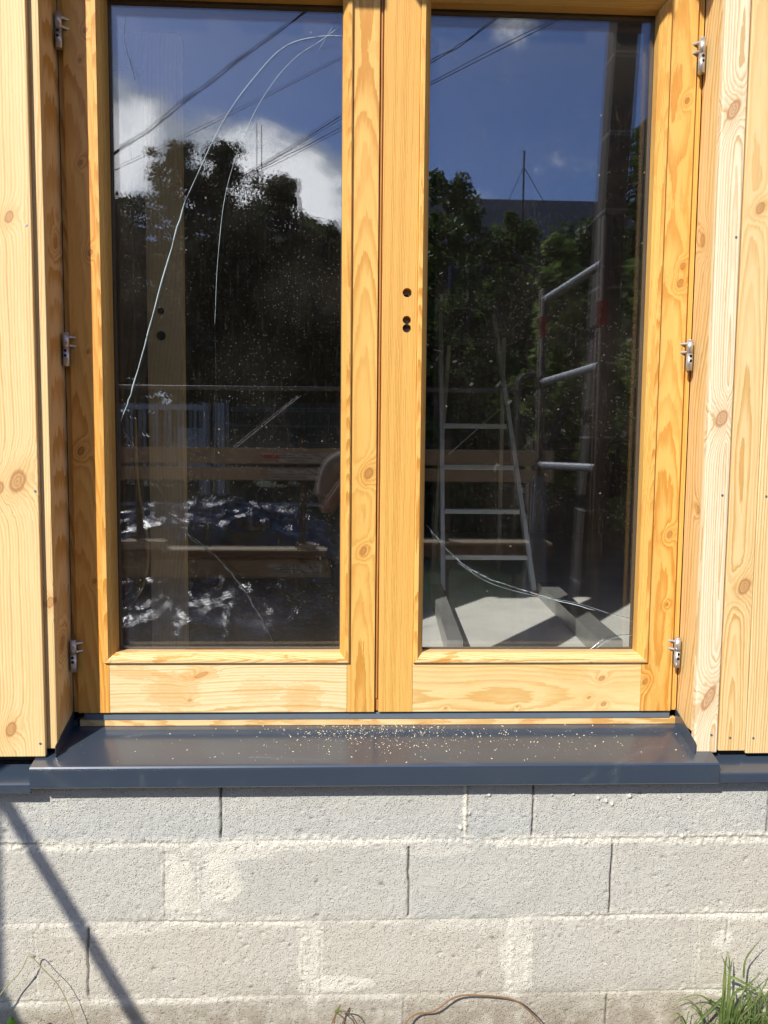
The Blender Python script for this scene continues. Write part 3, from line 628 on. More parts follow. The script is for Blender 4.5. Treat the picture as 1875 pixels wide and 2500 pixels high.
# stepladder
al = simple('aluminium', (.62, .66, .68), .5, .25, nscale=60, amt=.2)
al2 = simple('grey_steel_profile', (.42, .43, .42), .42, .5, nscale=25, amt=.6)
sl_ = empty('stepladder', (.68, 2.0, FZ), label='tall aluminium stepladder standing open behind the right pane', cat='ladder')
def bar(name, p, q, w_, d_, mat, parent, up=(0, 1, 0)):
    p, q = Vector(p), Vector(q); t = (q-p).normalized(); u = Vector(up); u = (u-t*u.dot(t)).normalized(); s = t.cross(u)
    V = [P+s*a*w_/2+u*c*d_/2 for P in (p, q) for a, c in ((-1, -1), (1, -1), (1, 1), (-1, 1))]
    return MB().add(V, [(0, 1, 5, 4), (1, 2, 6, 5), (2, 3, 7, 6), (3, 0, 4, 7), (3, 2, 1, 0), (4, 5, 6, 7)]).build(name, mat, parent)
yb, yt = 1.93, 2.22
def ly(z): return yb+(yt-yb)*(z-FZ)/1.35
bar('front_leg', (.447, ly(.80), .80), (.449, ly(2.25), 2.25), .022, .05, al, sl_)
bar('front_leg', (.918, ly(.80), .80), (.735, ly(2.25), 2.25), .022, .05, al, sl_)
for z, xr in ((1.65, .795), (1.434, .825), (1.208, .852), (.976, .885)):
    MB().box(.458, xr-.004, ly(z)-.035, ly(z)+.035, z-.012, z+.012, .002).build('tread', al, sl_)
for x, z in ((.447, .80), (.920, .80)):
    MB().box(x-.016, x+.016, ly(.8)-.032, ly(.8)+.032, FZ+.0005, .81, .004).build('rubber_foot', simple('red_rubber', (.28, .04, .02), .7), sl_)
beige = simple('beige_rear_leg', (.50, .45, .33), .5)
bar('rear_leg', (.475, 2.72, FZ+.002), (.505, 2.28, 2.14), .022, .03, beige, sl_)
bar('rear_leg', (.885, 2.72, FZ+.002), (.80, 2.28, 2.14), .022, .03, beige, sl_)
bar('strap', (.480, 2.05, 1.50), (.84, 2.25, 1.80), .006, .006, al, sl_)
MB().tube(smooth_path([(.475, 2.22, 2.20), (.50, 2.22, 2.27), (.57, 2.22, 2.285), (.66, 2.22, 2.27), (.70, 2.22, 2.20)], 6), .008, 8).build('top_handle', simple('dark_green_handle', (.05, .12, .09), .5), sl_)
MB().box(.46, .75, 2.18, 2.26, 2.09, 2.12, .003).build('platform', simple('dark_platform', (.05, .07, .05), .6), sl_)

# steel profiles lying on the floor
o = bar('floor_batten', (.405, 1.86, FZ+.036), (.352, .75, FZ+.036), .055, .07, al2, None, (0, 0, 1)); tag(o, 'grey steel profile lying on the interior floor beside the stepladder foot', 'profile', 'two steel profiles on the interior floor')
o = bar('floor_batten', (.975, 1.93, FZ+.036), (.905, .75, FZ+.036), .085, .07, al2, None, (0, 0, 1)); tag(o, 'wider grey steel profile slanting across the floor shadow at the right', 'profile', 'two steel profiles on the interior floor')

# black polythene for the pile, and an added sheet to darken the floor
def polyth():
    mt, b, out = newmat('black_polythene'); o = b.obj(); n = b.noise(b.v('MULTIPLY', o, (5, 12, 12)), 1., 4, .6, 1.6)
    h = b.m('ABSOLUTE', b.m('SUBTRACT', n, .5)); h2 = b.m('ABSOLUTE', b.m('SUBTRACT', b.noise(b.v('MULTIPLY', b.v('ADD', o, b.v('MULTIPLY', b.comb(b.xyz(o)[2], 0., b.xyz(o)[0]), (.6, 0., .6))), (12, 40, 40)), 1., 3, .6, 1.), .5))
    principled(b, out, (.016, .016, .017), .20, b.bump(b.m('ADD', h, b.m('MULTIPLY', h2, .12)), .022, 1.), spec=1.0, **{'Coat Weight': .8, 'Coat Roughness': .1}); return mt
nx_, ny_ = 260, 260
xs = np.linspace(-2.3, .02, nx_); ys = np.linspace(.42, 3.2, ny_); X, Y = np.meshgrid(xs, ys)
a1 = lattice(nx_, ny_, 9, 11, 91); a2 = lattice(nx_, ny_, 24, 26, 92); a3 = lattice(nx_, ny_, 60, 50, 93)
ridge = (1-np.abs(a1*2-1))**3*.05+(1-np.abs(a2*2-1))**4*.028+(1-np.abs(a3*2-1))**4*.010
Hh = FZ+.006+.012*a1+ridge*.10
grid_mesh('darkening_sheet', xs, ys, Hh, polyth(), label='added black sheet that keeps the room floor dark behind the left pane', cat='plastic sheet')

# tan cord hanging inside
P = smooth_path([(-.66, .46, 1.60), (-.655, .46, 1.40), (-.630, .46, 1.24), (-.632, .46, 1.15), (-.652, .46, 1.08), (-.70, .46, 1.02), (-.78, .47, .985), (-.85, .48, .90), (-.88, .48, FZ+.05)])
MB().tube(P, .0045, 8).build('cable', simple('tan_cable', (.55, .36, .12), .5), None, label='tan cable curving down in front of the old inner door', cat='cable')

# ------------------------------------------------------------------ outside, behind the camera (seen mirrored in the panes)
M_TIMB = simple('weathered_plank', (.46, .34, .20), .8, nscale=12, amt=.6)
M_TIMBD = simple('brown_plank', (.24, .12, .05), .8, nscale=12, amt=.6)
M_GALV = simple('galvanised_tube', (.36, .38, .39), .5, .4)
M_RUST = simple('rusty_tube', (.10, .075, .055), .75, .1)
M_HOOP = simple('worn_steel_tube', (.17, .15, .125), .65, .1)
M_RED = simple('red_band', (.22, .02, .012), .6)
def sticker():
    mt, b, out = newmat('printed_sticker'); X, Y, Z = b.xyz(b.obj())
    rz = b.m('MULTIPLY', Z, 55.); row = b.m('FLOOR', rz); fz = b.m('FRACT', rz)
    def wnz(v):
        w_ = b.n('ShaderNodeTexWhiteNoise', noise_dimensions='3D'); b.put(w_.inputs['Vector'], v); return w_.outputs['Value']
    ch = wnz(b.comb(b.m('FLOOR', b.m('MULTIPLY', X, 260.)), row, b.m('FLOOR', b.m('MULTIPLY', Z, 300.))))
    wd = wnz(b.comb(b.m('FLOOR', b.m('MULTIPLY', X, 22.)), row, 7.))
    ink = b.m('MULTIPLY', b.m('MULTIPLY', b.m('GREATER_THAN', ch, .42), b.m('GREATER_THAN', wd, .35)), b.m('LESS_THAN', b.m('ABSOLUTE', b.m('SUBTRACT', fz, .5)), .3))
    principled(b, out, b.mix(ink, (.62, .56, .45), (.05, .045, .04)), .7); return mt
M_LAB = sticker()
M_INK = simple('ink', (.03, .03, .03), .8)
M_LRED = simple('sticker_red', (.50, .03, .015), .6)
# scaffold frame on the right
sf = empty('scaffold', (1.13, -1.9, 0), label='scaffold frame with two banded uprights and three guard rails right of the photographer', cat='scaffold')
for (x, y, z1_) in ((1.10, -2.30, 2.47), (1.17, -1.45, 2.62)):
    st = MB().tube([(x, y, .02), (x, y, z1_)], .0242, 14).build('upright', M_RUST, sf, smooth=True)
    zz = 2.25 if y < -2 else 2.17
    MB().tube([(x, y, zz-.06), (x, y, zz+.06)], .0258, 14).build('red_band', M_RED, st).matrix_parent_inverse = Matrix.Identity(4)
    MB().box(x-.07, x+.07, y-.07, y+.07, .005, .02, .002).build('base_plate', M_RUST, st).matrix_parent_inverse = Matrix.Identity(4)
for z in (2.41, 1.93, 1.44): MB().tube([(1.106, -2.27, z), (1.166, -1.475, z)], .021, 12).build('guard_rail', M_GALV, sf)
for z in (1.44, 1.93, 1.25): MB().tube([(1.10, -2.30, z-.03), (1.10, -2.30, z+.03)], .032, 12).build('clamp', M_RUST, sf)
MB().tube([(1.10, -2.30, .021), (1.10, -2.30, 1.37)], [.085, .034], 16).build('post_sleeve', simple('blue_grey_plastic', (.16, .19, .22), .5), sf)
# left scaffold: throws the slanting shadow on the plinth
s2 = empty('scaffold', (-2.0, -1.5, 0), label='scaffold frame with slanting brace left of the photographer', cat='scaffold')
def back(x, z, y): return (x+.72*y, y, z-1.02*y)
pa = Vector(back(-.858, .637, -1.5)); pb = Vector(back(-.542, .052, -1.5)); dr = (pb-pa).normalized()
MB().tube([pa-dr*.50, pb+dr*.6], .0185, 14).build('brace', M_GALV, s2, smooth=True)
xv = -.905+.72*-1.5
MB().tube([(xv, -1.5, .02), (xv, -1.5, 2.9)], .03, 14).build('upright', M_GALV, s2, smooth=True)
MB().tube([(xv+.42, -1.30, .9), (xv-.02, -1.56, 1.72)], .02, 14).build('brace', M_GALV, s2, smooth=True)
# hooped guard rail behind the photographer
hr = empty('hooped_rail', (0, -3.2, 0), label='long steel guard rail with a rounded hoop end behind the planks', cat='railing')
P = [(-2.6, -3.2, 1.945), (1.14, -3.2, 1.955)]
MB().tube(P, .0165, 10).build('top_rail', M_HOOP, hr, smooth=True)
MB().tube([(1.155, -3.2, .02), (1.155, -3.2, 1.97)]+smooth_path([(1.155, -3.2, 1.98), (1.165, -3.2, 2.03), (1.205, -3.2, 2.065), (1.27, -3.2, 2.075), (1.34, -3.2, 2.07)], 5), .017, 10).build('hoop', M_HOOP, hr, smooth=True)
MB().tube([(-.39, -3.2, 1.90), (-.95, -3.2, 1.45)], .005, 8).build('brace', M_GALV, hr)
MB().tube([(-2.59, -3.2, .02), (-2.59, -3.2, 1.94)], .017, 10).build('post', M_HOOP, hr)
# planks with stickers
def plank(label, x, y, z, mat, sticker=None):
    t = empty('plank', ((x[0]+x[1])/2, y, z[0]), label=label, cat='plank', group='planks stored on the trestles')
    MB().box(x[0], x[1], y-.02, y+.02, z[0], z[1], .003).build('board', mat, t)
    if sticker:
        sx, sz0, sz1, wd, red = sticker; yy = y+.0205
        MB().box(sx, sx+wd, y+.019, yy, sz0, sz1).build('sticker', M_LAB, t)
        if red: MB().box(sx+.005, sx+.12, yy-.0005, yy+.001, sz1-.045, sz1-.012).build('red_mark', M_LRED, t)
    return t
plank('upper plank at eye height with a red marked sticker', (-2.4, 1.34), -2.9, (1.425, 1.530), M_TIMB, (-.62, 1.435, 1.50, .46, True))
plank('second plank hung just below the eye height plank, with printed sticker', (-2.4, 1.34), -2.9, (1.315, 1.400), M_TIMB, (-.58, 1.325, 1.392, .34, False))
plank('grey plank with a white printed sticker under the pale boards', (-1.62, -.165), -2.9, (.655, .776), M_TIMB, (-.58, .67, .75, .37, False))
M_PALEP = simple('fresh_plank', (.55, .43, .26), .7, nscale=10, amt=.3)
MB().box(-1.29, -.19, -3.02, -2.86, .834, .848, .002).build('plank', M_PALEP, None, label='thin pale board lying on brown boards at thigh height', cat='plank', group='planks stored on the trestles')
MB().box(-1.62, -.19, -3.0, -2.88, .78, .832, .003).build('plank', M_TIMBD, None, label='brown board directly under the thin pale board', cat='plank', group='planks stored on the trestles')
MB().box(.30, 1.34, -3.02, -2.86, .886, .905, .002).build('plank', M_PALEP, None, label='pale board reflected across the lower stepladder', cat='plank', group='planks stored on the trestles')
MB().box(.30, 1.34, -3.0, -2.88, .80, .884, .003).build('plank', M_TIMBD, None, label='brown board under the pale board near the scaffold upright', cat='plank', group='planks stored on the trestles')
MB().prism([(-.395, .8485), (-.25, .8485), (-.27, .882), (-.38, .882)], -2.98, -2.9, 'y').build('wood_offcut', M_PALEP, None, label='small pale wedge of wood lying on the thin pale board', cat='wood offcut')
def trestle(x, label):
    t = empty('trestle', (x, -2.93, 0), label=label, cat='trestle', group='trestles carrying the planks')
    for dy in (-.05,):
        MB().box(x-.022, x+.022, -2.97, -2.925, .0, 1.60, .002).build('post', M_RUST, t)
    for z in (.654, .779, 1.312, 1.421): MB().box(x-.02, x+.02, -2.9245, -2.86, z-.012 if z < 1 else z-.006, z-.001).build('bracket', M_RUST, t)
    return t
for x, l in ((-1.45, 'left trestle post carrying the planks'), (-.35, 'middle trestle post carrying the planks'), (.62, 'trestle post between the planks behind the stepladder'), (1.22, 'right trestle post at the end of the planks')): trestle(x, l)

# pile of timber under black polythene behind the planks
def ridged(a, p): return (1-np.abs(a*2-1))**p
NU, NV = 420, 260
uu = np.linspace(-2.9, .32, NU); vv = np.linspace(0, 1, NV)
top_ = np.interp(uu, [-2.9, -1.7, -1.25, -.72, -.46, -.2, -.05, .12, .32], [.90, .985, 1.04, 1.04, .98, .85, .68, .35, .02])
pv = [0, .08, .14, .26, .38, .46, .54, .64, .76, 1.]
sy = np.interp(vv, pv, [-1.95, -2.0, -2.1, -2.45, -2.80, -3.03, -3.13, -3.25, -3.50, -4.4])
sz = np.interp(vv, pv, [.0, .40, .50, .56, .55, .58, .70, .92, 1., .95])
Y_ = np.repeat(sy[:, None], NU, 1); Z_ = sz[:, None]*top_[None, :]; X_ = np.repeat(uu[None, :], NV, 0)
l1 = lattice(NU, NV, 9, 7, 201); l2 = lattice(NU, NV, 26, 18, 202); l3 = lattice(NU, NV, 70, 34, 203); l4 = lattice(NU, NV, 14, 30, 204)
dsp = ridged(l1, 3)*.09+ridged(l2, 4)*.040+ridged(l3, 5)*.006+ridged(l4, 5)*.03
ny_n = np.interp(vv, [0, .10, .2, .45, .52, .62, .72, 1], [1., .9, .2, .1, .7, .7, .1, .0])[:, None]; nz_n = np.interp(vv, [0, .10, .2, .40, .52, .62, .72, 1], [.0, .3, .8, .8, .3, .5, 1., 1.])[:, None]
Y_ = np.where(Y_ > -2.9, -2.9+(Y_+2.9)*(1-.6*np.clip((X_+.45)/.3, 0, 1)), Y_)
P = np.stack([X_+(l2-.5)*.03, Y_-.05+dsp*ny_n, Z_+dsp*nz_n-.02], -1).reshape(-1, 3)
i_ = np.arange(NU*NV).reshape(NV, NU); Fc = np.stack([i_[:-1, :-1], i_[:-1, 1:], i_[1:, 1:], i_[1:, :-1]], -1).reshape(-1, 4)
obj('plastic_sheet', P, Fc, polyth(), None, smooth=True, label='crumpled shiny black polythene draped over a pile behind the planks', cat='plastic sheet')
MB().box(-2.0, -1.28, -3.0, -2.90, .845, .90, .003).build('board_stack', M_PALEP, None, label='short pale grey board end lying at the left edge of the planks', cat='plank')

# block pillar
def pillar_mat():
    mt, b, out = newmat('pillar_block'); o = b.obj(); X, Y, Z = b.xyz(o)
    fr_ = b.m('ABSOLUTE', b.m('SUBTRACT', b.m('FRACT', b.m('DIVIDE', Z, .40)), .5)); j = b.ss(fr_, .482, .49)
    n = b.noise(o, 60, 4, .7)
    principled(b, out, b.mix(j, b.mix(n, (.040, .032, .026), (.07, .058, .048)), (.26, .25, .23)), .9, b.bump(n, .003)); return mt
pil = MB().box(1.335, 1.465, -2.04, -1.9, .0, 4.2, .003); pil.V = [(x+(z-3.6)*.036, y, z) for x, y, z in pil.V]
pil.build('block_pillar', pillar_mat(), None, label='tall dark block pillar with pale mortar joints reflected in the right pane', cat='pillar')
# concrete panel and small post
MB().box(1.55, 2.5, -4.58, -4.5, .0, 1.67, .004).build('concrete_panel', simple('dull_panel', (.14, .115, .10), .9, nscale=3, amt=.5), None, label='dull brown concrete panel standing upright behind the scaffold rails', cat='panel')
MB().box(2.0, 2.09, -5.05, -4.97, .0, 1.87, .004).build('garden_post', simple('pale_post', (.40, .38, .34), .8), None, label='pale square post behind the concrete panel', cat='post')

# fence on the bank: welded mesh panel and slatted gate
M_WIRE = simple('green_grey_wire', (.34, .38, .35), .5, .3)
M_GATE = simple('white_grey_gate', (.44, .44, .44), .6)
mf = empty('mesh_fence', (-1.0, -12, .75), label='welded wire mesh fence on the bank', cat='fence')
mb = MB()
for x in np.arange(-2.42, 4.0, .05): mb.tube([(x, -12, 1.0), (x, -12, 2.44)], .0035, 4)
for z in (1.15, 1.63, 1.68, 2.0, 2.28, 2.33): mb.tube([(-2.42, -12, z), (4.0, -12, z)], .005, 4)
mb.build('mesh_panel', M_WIRE, mf)
for x in (-2.42, .1, 2.6): MB().box(x-.03, x+.03, -12.04, -11.98, .6, 2.48).build('post', M_WIRE, mf)
ga = empty('slatted_gate', (-3.6, -12, .75), label='pale grey slatted gate beside the wire mesh fence', cat='gate')
for x in (-2.53, -2.80): MB().box(x-.06, x+.06, -12.05, -11.93, .6, 2.42).build('post', M_GATE, ga)
for x in np.arange(-5.6, -2.9, .235): MB().box(x-.03, x+.03, -12.0, -11.97, .95, 2.40).build('slat', M_GATE, ga)
MB().box(-5.7, -2.87, -12.04, -12.002, 2.28, 2.38).build('rail', M_GATE, ga); MB().box(-5.7, -2.87, -12.04, -12.002, 1.05, 1.15).build('rail', M_GATE, ga)
MB().box(-3.35, -2.87, -12.06, -12.041, 1.2, 1.95).build('letter_panel', M_GATE, ga)
MB().box(-5.5, -.4, -11.2, -11.0, .55, .60).build('edging', simple('pale_edging', (.4, .39, .36), .8), None, label='pale edging strip at the foot of the bank', cat='edging')

# house beyond the trees
ho = empty('neighbour_house', (4, -26, 0), label='grey roofed house beyond the hedge with blue shuttered windows', cat='house')
M_ROOF = simple('slate_roof', (.07, .07, .078), .7, nscale=8, amt=.4); M_HW = simple('house_wall', (.045, .035, .03), .9); M_SH = simple('blue_shutter', (.11, .12, .16), .6)
MB().box(-3.0, 16, -30, -24.5, 0, 8.75).build('wall', M_HW, ho)
MB().prism([(-24.0, 8.72), (-24.0, 8.80), (-27.2, 11.35), (-30.4, 8.80), (-30.4, 8.72)], 1.8, 16, 'x').build('roof', M_ROOF, ho)
MB().prism([(-24.0, 8.42), (-24.0, 8.50), (-27.2, 9.95), (-30.4, 8.50)], -3.4, 1.79, 'x').build('roof', M_ROOF, ho)
for x in (3.2, 5.0, 6.9, 8.8, 11): 
    f = MB().box(x, x+.7, -24.49, -24.40, 6.9, 8.1).build('window', M_SH, ho)
    MB().box(x+.1, x+.6, -24.395, -24.38, 7.0, 8.0).build('pane', M_HW, f).matrix_parent_inverse = Matrix.Identity(4)
ant = empty('roof_antenna', (5.85, -27.2, 11.3), label='thin mast antenna with guy wires on the house ridge', cat='antenna')
MB().tube([(5.85, -24.6, 8.9), (5.85, -24.6, 12.15)], .035, 6).build('mast', M_INK, ant); MB().tube([(5.85, -24.6, 11.6), (6.6, -24.6, 10.4)], .012, 4).build('guy_wire', M_INK, ant); MB().tube([(5.85, -24.6, 11.6), (5.3, -24.6, 10.4)], .012, 4).build('guy_wire', M_INK, ant)
MB().tube([(-2.33, -16.5, 1), (-2.33, -16.5, 9.35)], .02, 6).build('mast_antenna', M_INK, None, label='thin antenna mast rising above the pines at the left', cat='antenna')

# overhead cables
def cable(label, pts, r, twist=0):
    mb = MB(); P = smooth_path(pts, 14); mb.tube(P, r, 6)
    if twist: mb.tube([p+Vector((0, r*1.6*math.sin(i*.9), r*1.8*math.cos(i*.9)+twist)) for i, p in enumerate(P)], r*.8, 6)
    mb.build('overhead_cable', M_INK, None, label=label, cat='cable', group='overhead cables against the sky')
cable('thick twisted overhead cable, highest over the left pane', [(-8, -9, 2.9), (-3.52, -9, 5.71), (-2.47, -9, 6.47), (-.63, -9, 7.85), (4, -9, 11.2)], .011, .006)
cable('thin overhead cable crossing the middle of the left pane sky', [(-9, -11, 4.0), (-4.16, -11, 6.21), (-.27, -11, 8.16), (6, -11, 11.5)], .007, .0)
cable('lowest pair of overhead cables just above the pines', [(-7, -13, 4.8), (-2.43, -13, 6.77), (-.31, -13, 7.83), (6, -13, 11.1)], .008, .06)
cable('overhead cable in the upper left corner of the right pane', [(-2, -9.4, 5.4), (1.03, -9.4, 7.28), (2.15, -9.4, 8.05), (7, -9.4, 11.9)], .007, .03)

# trees: trunk, limbs and a crown of many small leaf faces
def leaf_mat(name, c1, c2):
    mt, b, out = newmat(name); o = b.obj(); n = b.noise(o, 2.5, 3); n2 = b.noise(o, 25, 2)
    c = b.mix(b.ss(b.m('ADD', n, b.m('MULTIPLY', n2, .5)), .5, 1.), c1, c2)
    p = b.n('ShaderNodeBsdfPrincipled'); b.put(p.inputs['Base Color'], c); b.put(p.inputs['Roughness'], .5)
    t = b.n('ShaderNodeBsdfTranslucent'); b.put(t.inputs[0], c); mx = b.n('ShaderNodeMixShader'); mx.inputs[0].default_value = .45
    b.nt.links.new(p.outputs[0], mx.inputs[1]); b.nt.links.new(t.outputs[0], mx.inputs[2]); b.nt.links.new(mx.outputs[0], out.inputs[0]); return mt
M_PINE = leaf_mat('pine_needles', (.035, .048, .020), (.085, .10, .045)); M_SHRUB = leaf_mat('shrub_leaves', (.05, .085, .02), (.15, .22, .05)); M_LAUREL = leaf_mat('laurel_leaves', (.12, .20, .045), (.30, .38, .10))
M_BARK = simple('bark', (.06, .045, .035), .9, nscale=20, amt=.6, bump=.01)
def leaves(centres, n, spread, size, seed, elong=1.):
    g = np.random.default_rng(seed); k = len(centres); C_ = np.array(centres)
    idx = g.integers(0, k, n); d = g.normal(size=(n, 3)); d /= np.linalg.norm(d, axis=1)[:, None]; d *= (g.random(n)**.5)[:, None]
    P = C_[idx, :3]+d*(C_[idx, 3:4])*spread*np.array([1, 1, elong])
    a = g.normal(size=(n, 3)); a /= np.linalg.norm(a, axis=1)[:, None]; c = np.cross(a, g.normal(size=(n, 3))); c /= np.linalg.norm(c, axis=1)[:, None]
    s = size*(.5+g.random(n))[:, None]
    V = np.stack([P-a*s, P+c*s*.45, P+a*s, P-c*s*.45], 1).reshape(-1, 3); Fc = np.arange(4*n).reshape(n, 4); return V, Fc
def tree(name, label, x, y, z0_, h, r, ntuft, nleaf, leafsize, mat, seed, cat='tree', shape='pine', crown_lo=.35, group=None):
    g = random.Random(seed); t = empty(name, (x, y, z0_), label=label, cat=cat, group=group)
    tk = MB(); P = [(x+g.uniform(-.1, .1)*i, y+g.uniform(-.1, .1)*i, z0_-.1+(h*.97+.1)*i/6) for i in range(7)]
    tk.tube(P, [h*.02*(1-i/7.5)+.01 for i in range(7)], 8); cen = []
    for i in range(ntuft):
        f = crown_lo+(1-crown_lo)*(i+.5)/ntuft; zz = z0_+h*f
        if shape == 'pine': rad = r*min(1, (1.04-f)*1.9)**.8*g.uniform(.25, 1.)
        elif shape == 'column': rad = r*min(1, (1.02-f)*1.4)*g.uniform(.1, 1.)
        else: rad = r*math.sqrt(max(.02, 1-((f-.5)/.52)**2))*g.uniform(.2, 1.)
        a = g.uniform(0, 6.283); p = (x+math.cos(a)*rad, y+math.sin(a)*rad, zz+rad*.25 if shape == 'pine' else zz)
        cs = r*g.uniform(.10, .24) if shape != 'column' else r*g.uniform(.3, .5)
        cen.append((*p, cs)); q = Vector((x, y, zz-rad*.35)); tk.tube([q, q.lerp(Vector(p), .6)+Vector((0, 0, -.05)), p], [.03*h/8, .018*h/8, .006], 5, False)
        if shape == 'pine':
            for kk in range(3): cen.append((p[0]+g.uniform(-.3, .3)*r*.5, p[1]+g.uniform(-.3, .3)*r*.4, min(p[2]+g.uniform(.05, .5)*r*.35, z0_+h*1.02), cs*.45))
    tk.build('trunk', M_BARK, t); V, Fc = leaves(cen, nleaf, 1., leafsize, seed, 1.25 if shape == 'pine' else 1.); obj('crown', V, Fc, mat, t)
    return t
G1 = 'pines reflected in the left pane'
tree('pine_tree', 'pine with twin pointed top, left of the tree row', -4.05, -15.5, .7, 7.5, 1.75, 110, 30000, .042, M_PINE, 1, group=G1)
tree('pine_tree', 'pine in the middle of the left pane tree row', -2.95, -15.2, .7, 7.45, 1.5, 110, 30000, .042, M_PINE, 2, group=G1)
tree('pine_tree', 'lower pine at the right end of the left pane tree row', -1.75, -15.6, .7, 6.9, 1.75, 110, 30000, .042, M_PINE, 3, group=G1)
tree('pine_tree', 'shorter pine at the far left edge of the tree row', -5.3, -15.0, .7, 6.2, 1.5, 90, 18000, .045, M_PINE, 4, group=G1)
tree('pine_tree', 'small pine beside the house gable', -.75, -16.5, .7, 6.2, 1.4, 90, 15000, .045, M_PINE, 14, group=G1)
tree('pine_tree', 'dark pine outside the left edge of the reflection', -7.2, -14.5, .7, 6.3, 1.4, 50, 9000, .08, M_PINE, 15, group=G1)
hc = []
g = random.Random(8)
for i in range(900):
    x_ = g.uniform(-9, 9); top = (5.9 if x_ < .3 else 5.0)+.35*math.sin(x_*2.1)+.25*math.sin(x_*5.3+1)
    hc.append((x_, g.uniform(-14.6, -13.2), .8+(top-.8)*g.random()**.8, g.uniform(.3, .6)))
V, Fc = leaves(hc, 90000, 1., .09, 77); V2, F2 = leaves(hc, 9000, .8, .34, 78)
Fc = np.concatenate([Fc, F2+len(V)]); V = np.concatenate([V, V2]); obj('hedge', V, Fc, M_PINE, None, label='tall dark hedge forming one mass behind the fence', cat='hedge', kind='stuff')
tree('shrub', 'tall bushy shrub nearest the left edge of the right pane', 1.35, -9.2, 0, 5.5, 1.0, 80, 12000, .05, M_SHRUB, 5, cat='shrub', shape='round', crown_lo=.1, group='garden shrubs')
tree('shrub', 'rounded shrub under the antenna in the right pane', 2.35, -9.6, 0, 5.1, 1.15, 110, 17000, .05, M_SHRUB, 6, cat='shrub', shape='round', crown_lo=.1, group='garden shrubs')
tree('shrub', 'lower shrub in front of the house wall', 3.5, -9.4, 0, 4.9, 1.3, 110, 17000, .05, M_SHRUB, 7, cat='shrub', shape='round', crown_lo=.1, group='garden shrubs')
tree('conifer', 'narrow upright conifer right of the block pillar', 2.72, -5.1, 0, 4.6, .26, 60, 6500, .04, M_SHRUB, 9, cat='tree', shape='column', crown_lo=.15, group='narrow conifers')
tree('conifer', 'second narrow conifer cut by the right edge of the glass', 3.15, -5.0, 0, 4.5, .28, 60, 6500, .04, M_SHRUB, 10, cat='tree', shape='column', crown_lo=.15, group='narrow conifers')
tree('laurel_bush', 'sunlit leafy laurel behind the scaffold rails', 1.75, -4.3, 0, 3.35, .38, 90, 5200, .045, M_LAUREL, 12, cat='bush', shape='round', crown_lo=.35)
tree('laurel_bush', 'darker laurel right of the second scaffold upright', 2.45, -4.2, 0, 3.1, .5, 90, 6000, .045, M_LAUREL, 13, cat='bush', shape='round', crown_lo=.25)
# turf behind the stepladder in the reflection
gg = np.random.default_rng(21); n = 26000
P = np.stack([gg.uniform(-6, 6, n), gg.uniform(-10.5, -4.9, n), np.zeros(n)], 1)
L_ = .05+.12*gg.random(n)**2; a = gg.uniform(0, 6.28, n); dx, dy = np.cos(a), np.sin(a)
bk = np.clip((-P[:, 1]-8.5)/4, 0, 1); P[:, 2] = bk*bk*(3-2*bk)*.75-.01
V = np.stack([P+np.stack([dx*.006, dy*.006, 0*a], 1), P-np.stack([dx*.006, dy*.006, 0*a], 1), P+np.stack([dy*L_*.5, dx*L_*.5, L_], 1)], 1).reshape(-1, 3)
obj('turf', V, np.arange(3*n).reshape(n, 3), M_SHRUB, None, kind='stuff', label='rough turf and weeds behind the planks', cat='grass')
# red corrugated conduit
mb = MB(); P = smooth_path([(2.55, -6.2, .06), (2.8, -6.7, .30), (3.1, -7.1, .32), (3.2, -6.6, .12), (2.9, -6.0, .10), (3.3, -5.9, .15), (3.7, -6.1, .1)], 26)
mb.tube(P, [.055 if i % 2 else .042 for i in range(len(P))], 12).build('conduit', M_RED, None, label='red corrugated conduit looped on the ground behind the scaffold', cat='conduit')

# ------------------------------------------------------------------ photographer and phone (mirrored at the door stile)
def skin(name, verts, edges, radii, mat, parent, sub=2, root=0):
    me = bpy.data.meshes.new(name); me.from_pydata(verts, edges, []); o = bpy.data.objects.new(name, me); COL.objects.link(o)
    sk = o.modifiers.new('s', 'SKIN'); sk.use_smooth_shade = True
    for i, v in enumerate(me.skin_vertices[0].data): v.radius = radii[i] if isinstance(radii[i], tuple) else (radii[i], radii[i]); v.use_root = (i == root)
    sb = o.modifiers.new('u', 'SUBSURF'); sb.levels = sub; sb.render_levels = sub
    bpy.context.view_layer.update(); dg = bpy.context.evaluated_depsgraph_get(); m2 = bpy.data.meshes.new_from_object(o.evaluated_get(dg))
    o.modifiers.clear(); o.data = m2; m2.materials.clear(); m2.materials.append(mat)
    m2.polygons.foreach_set('use_smooth', [True]*len(m2.polygons))
    if parent is not None: o.parent = parent; o.matrix_parent_inverse = Matrix.Translation(-parent.location)
    return o
M_SKIN = simple('skin', (.42, .24, .17), .5, nscale=40, amt=.1); M_SHIRT = simple('shirt_cloth', (.30, .25, .20), .9, nscale=60, amt=.25); M_JEAN = simple('trousers', (.06, .07, .10), .9); M_HAIR = simple('hair', (.04, .025, .015), .8)
px, py = .07, -2.20
pe = empty('person', (px, py, 0), label='person in a pale T-shirt holding up a phone, mirrored at the door stile', cat='person')
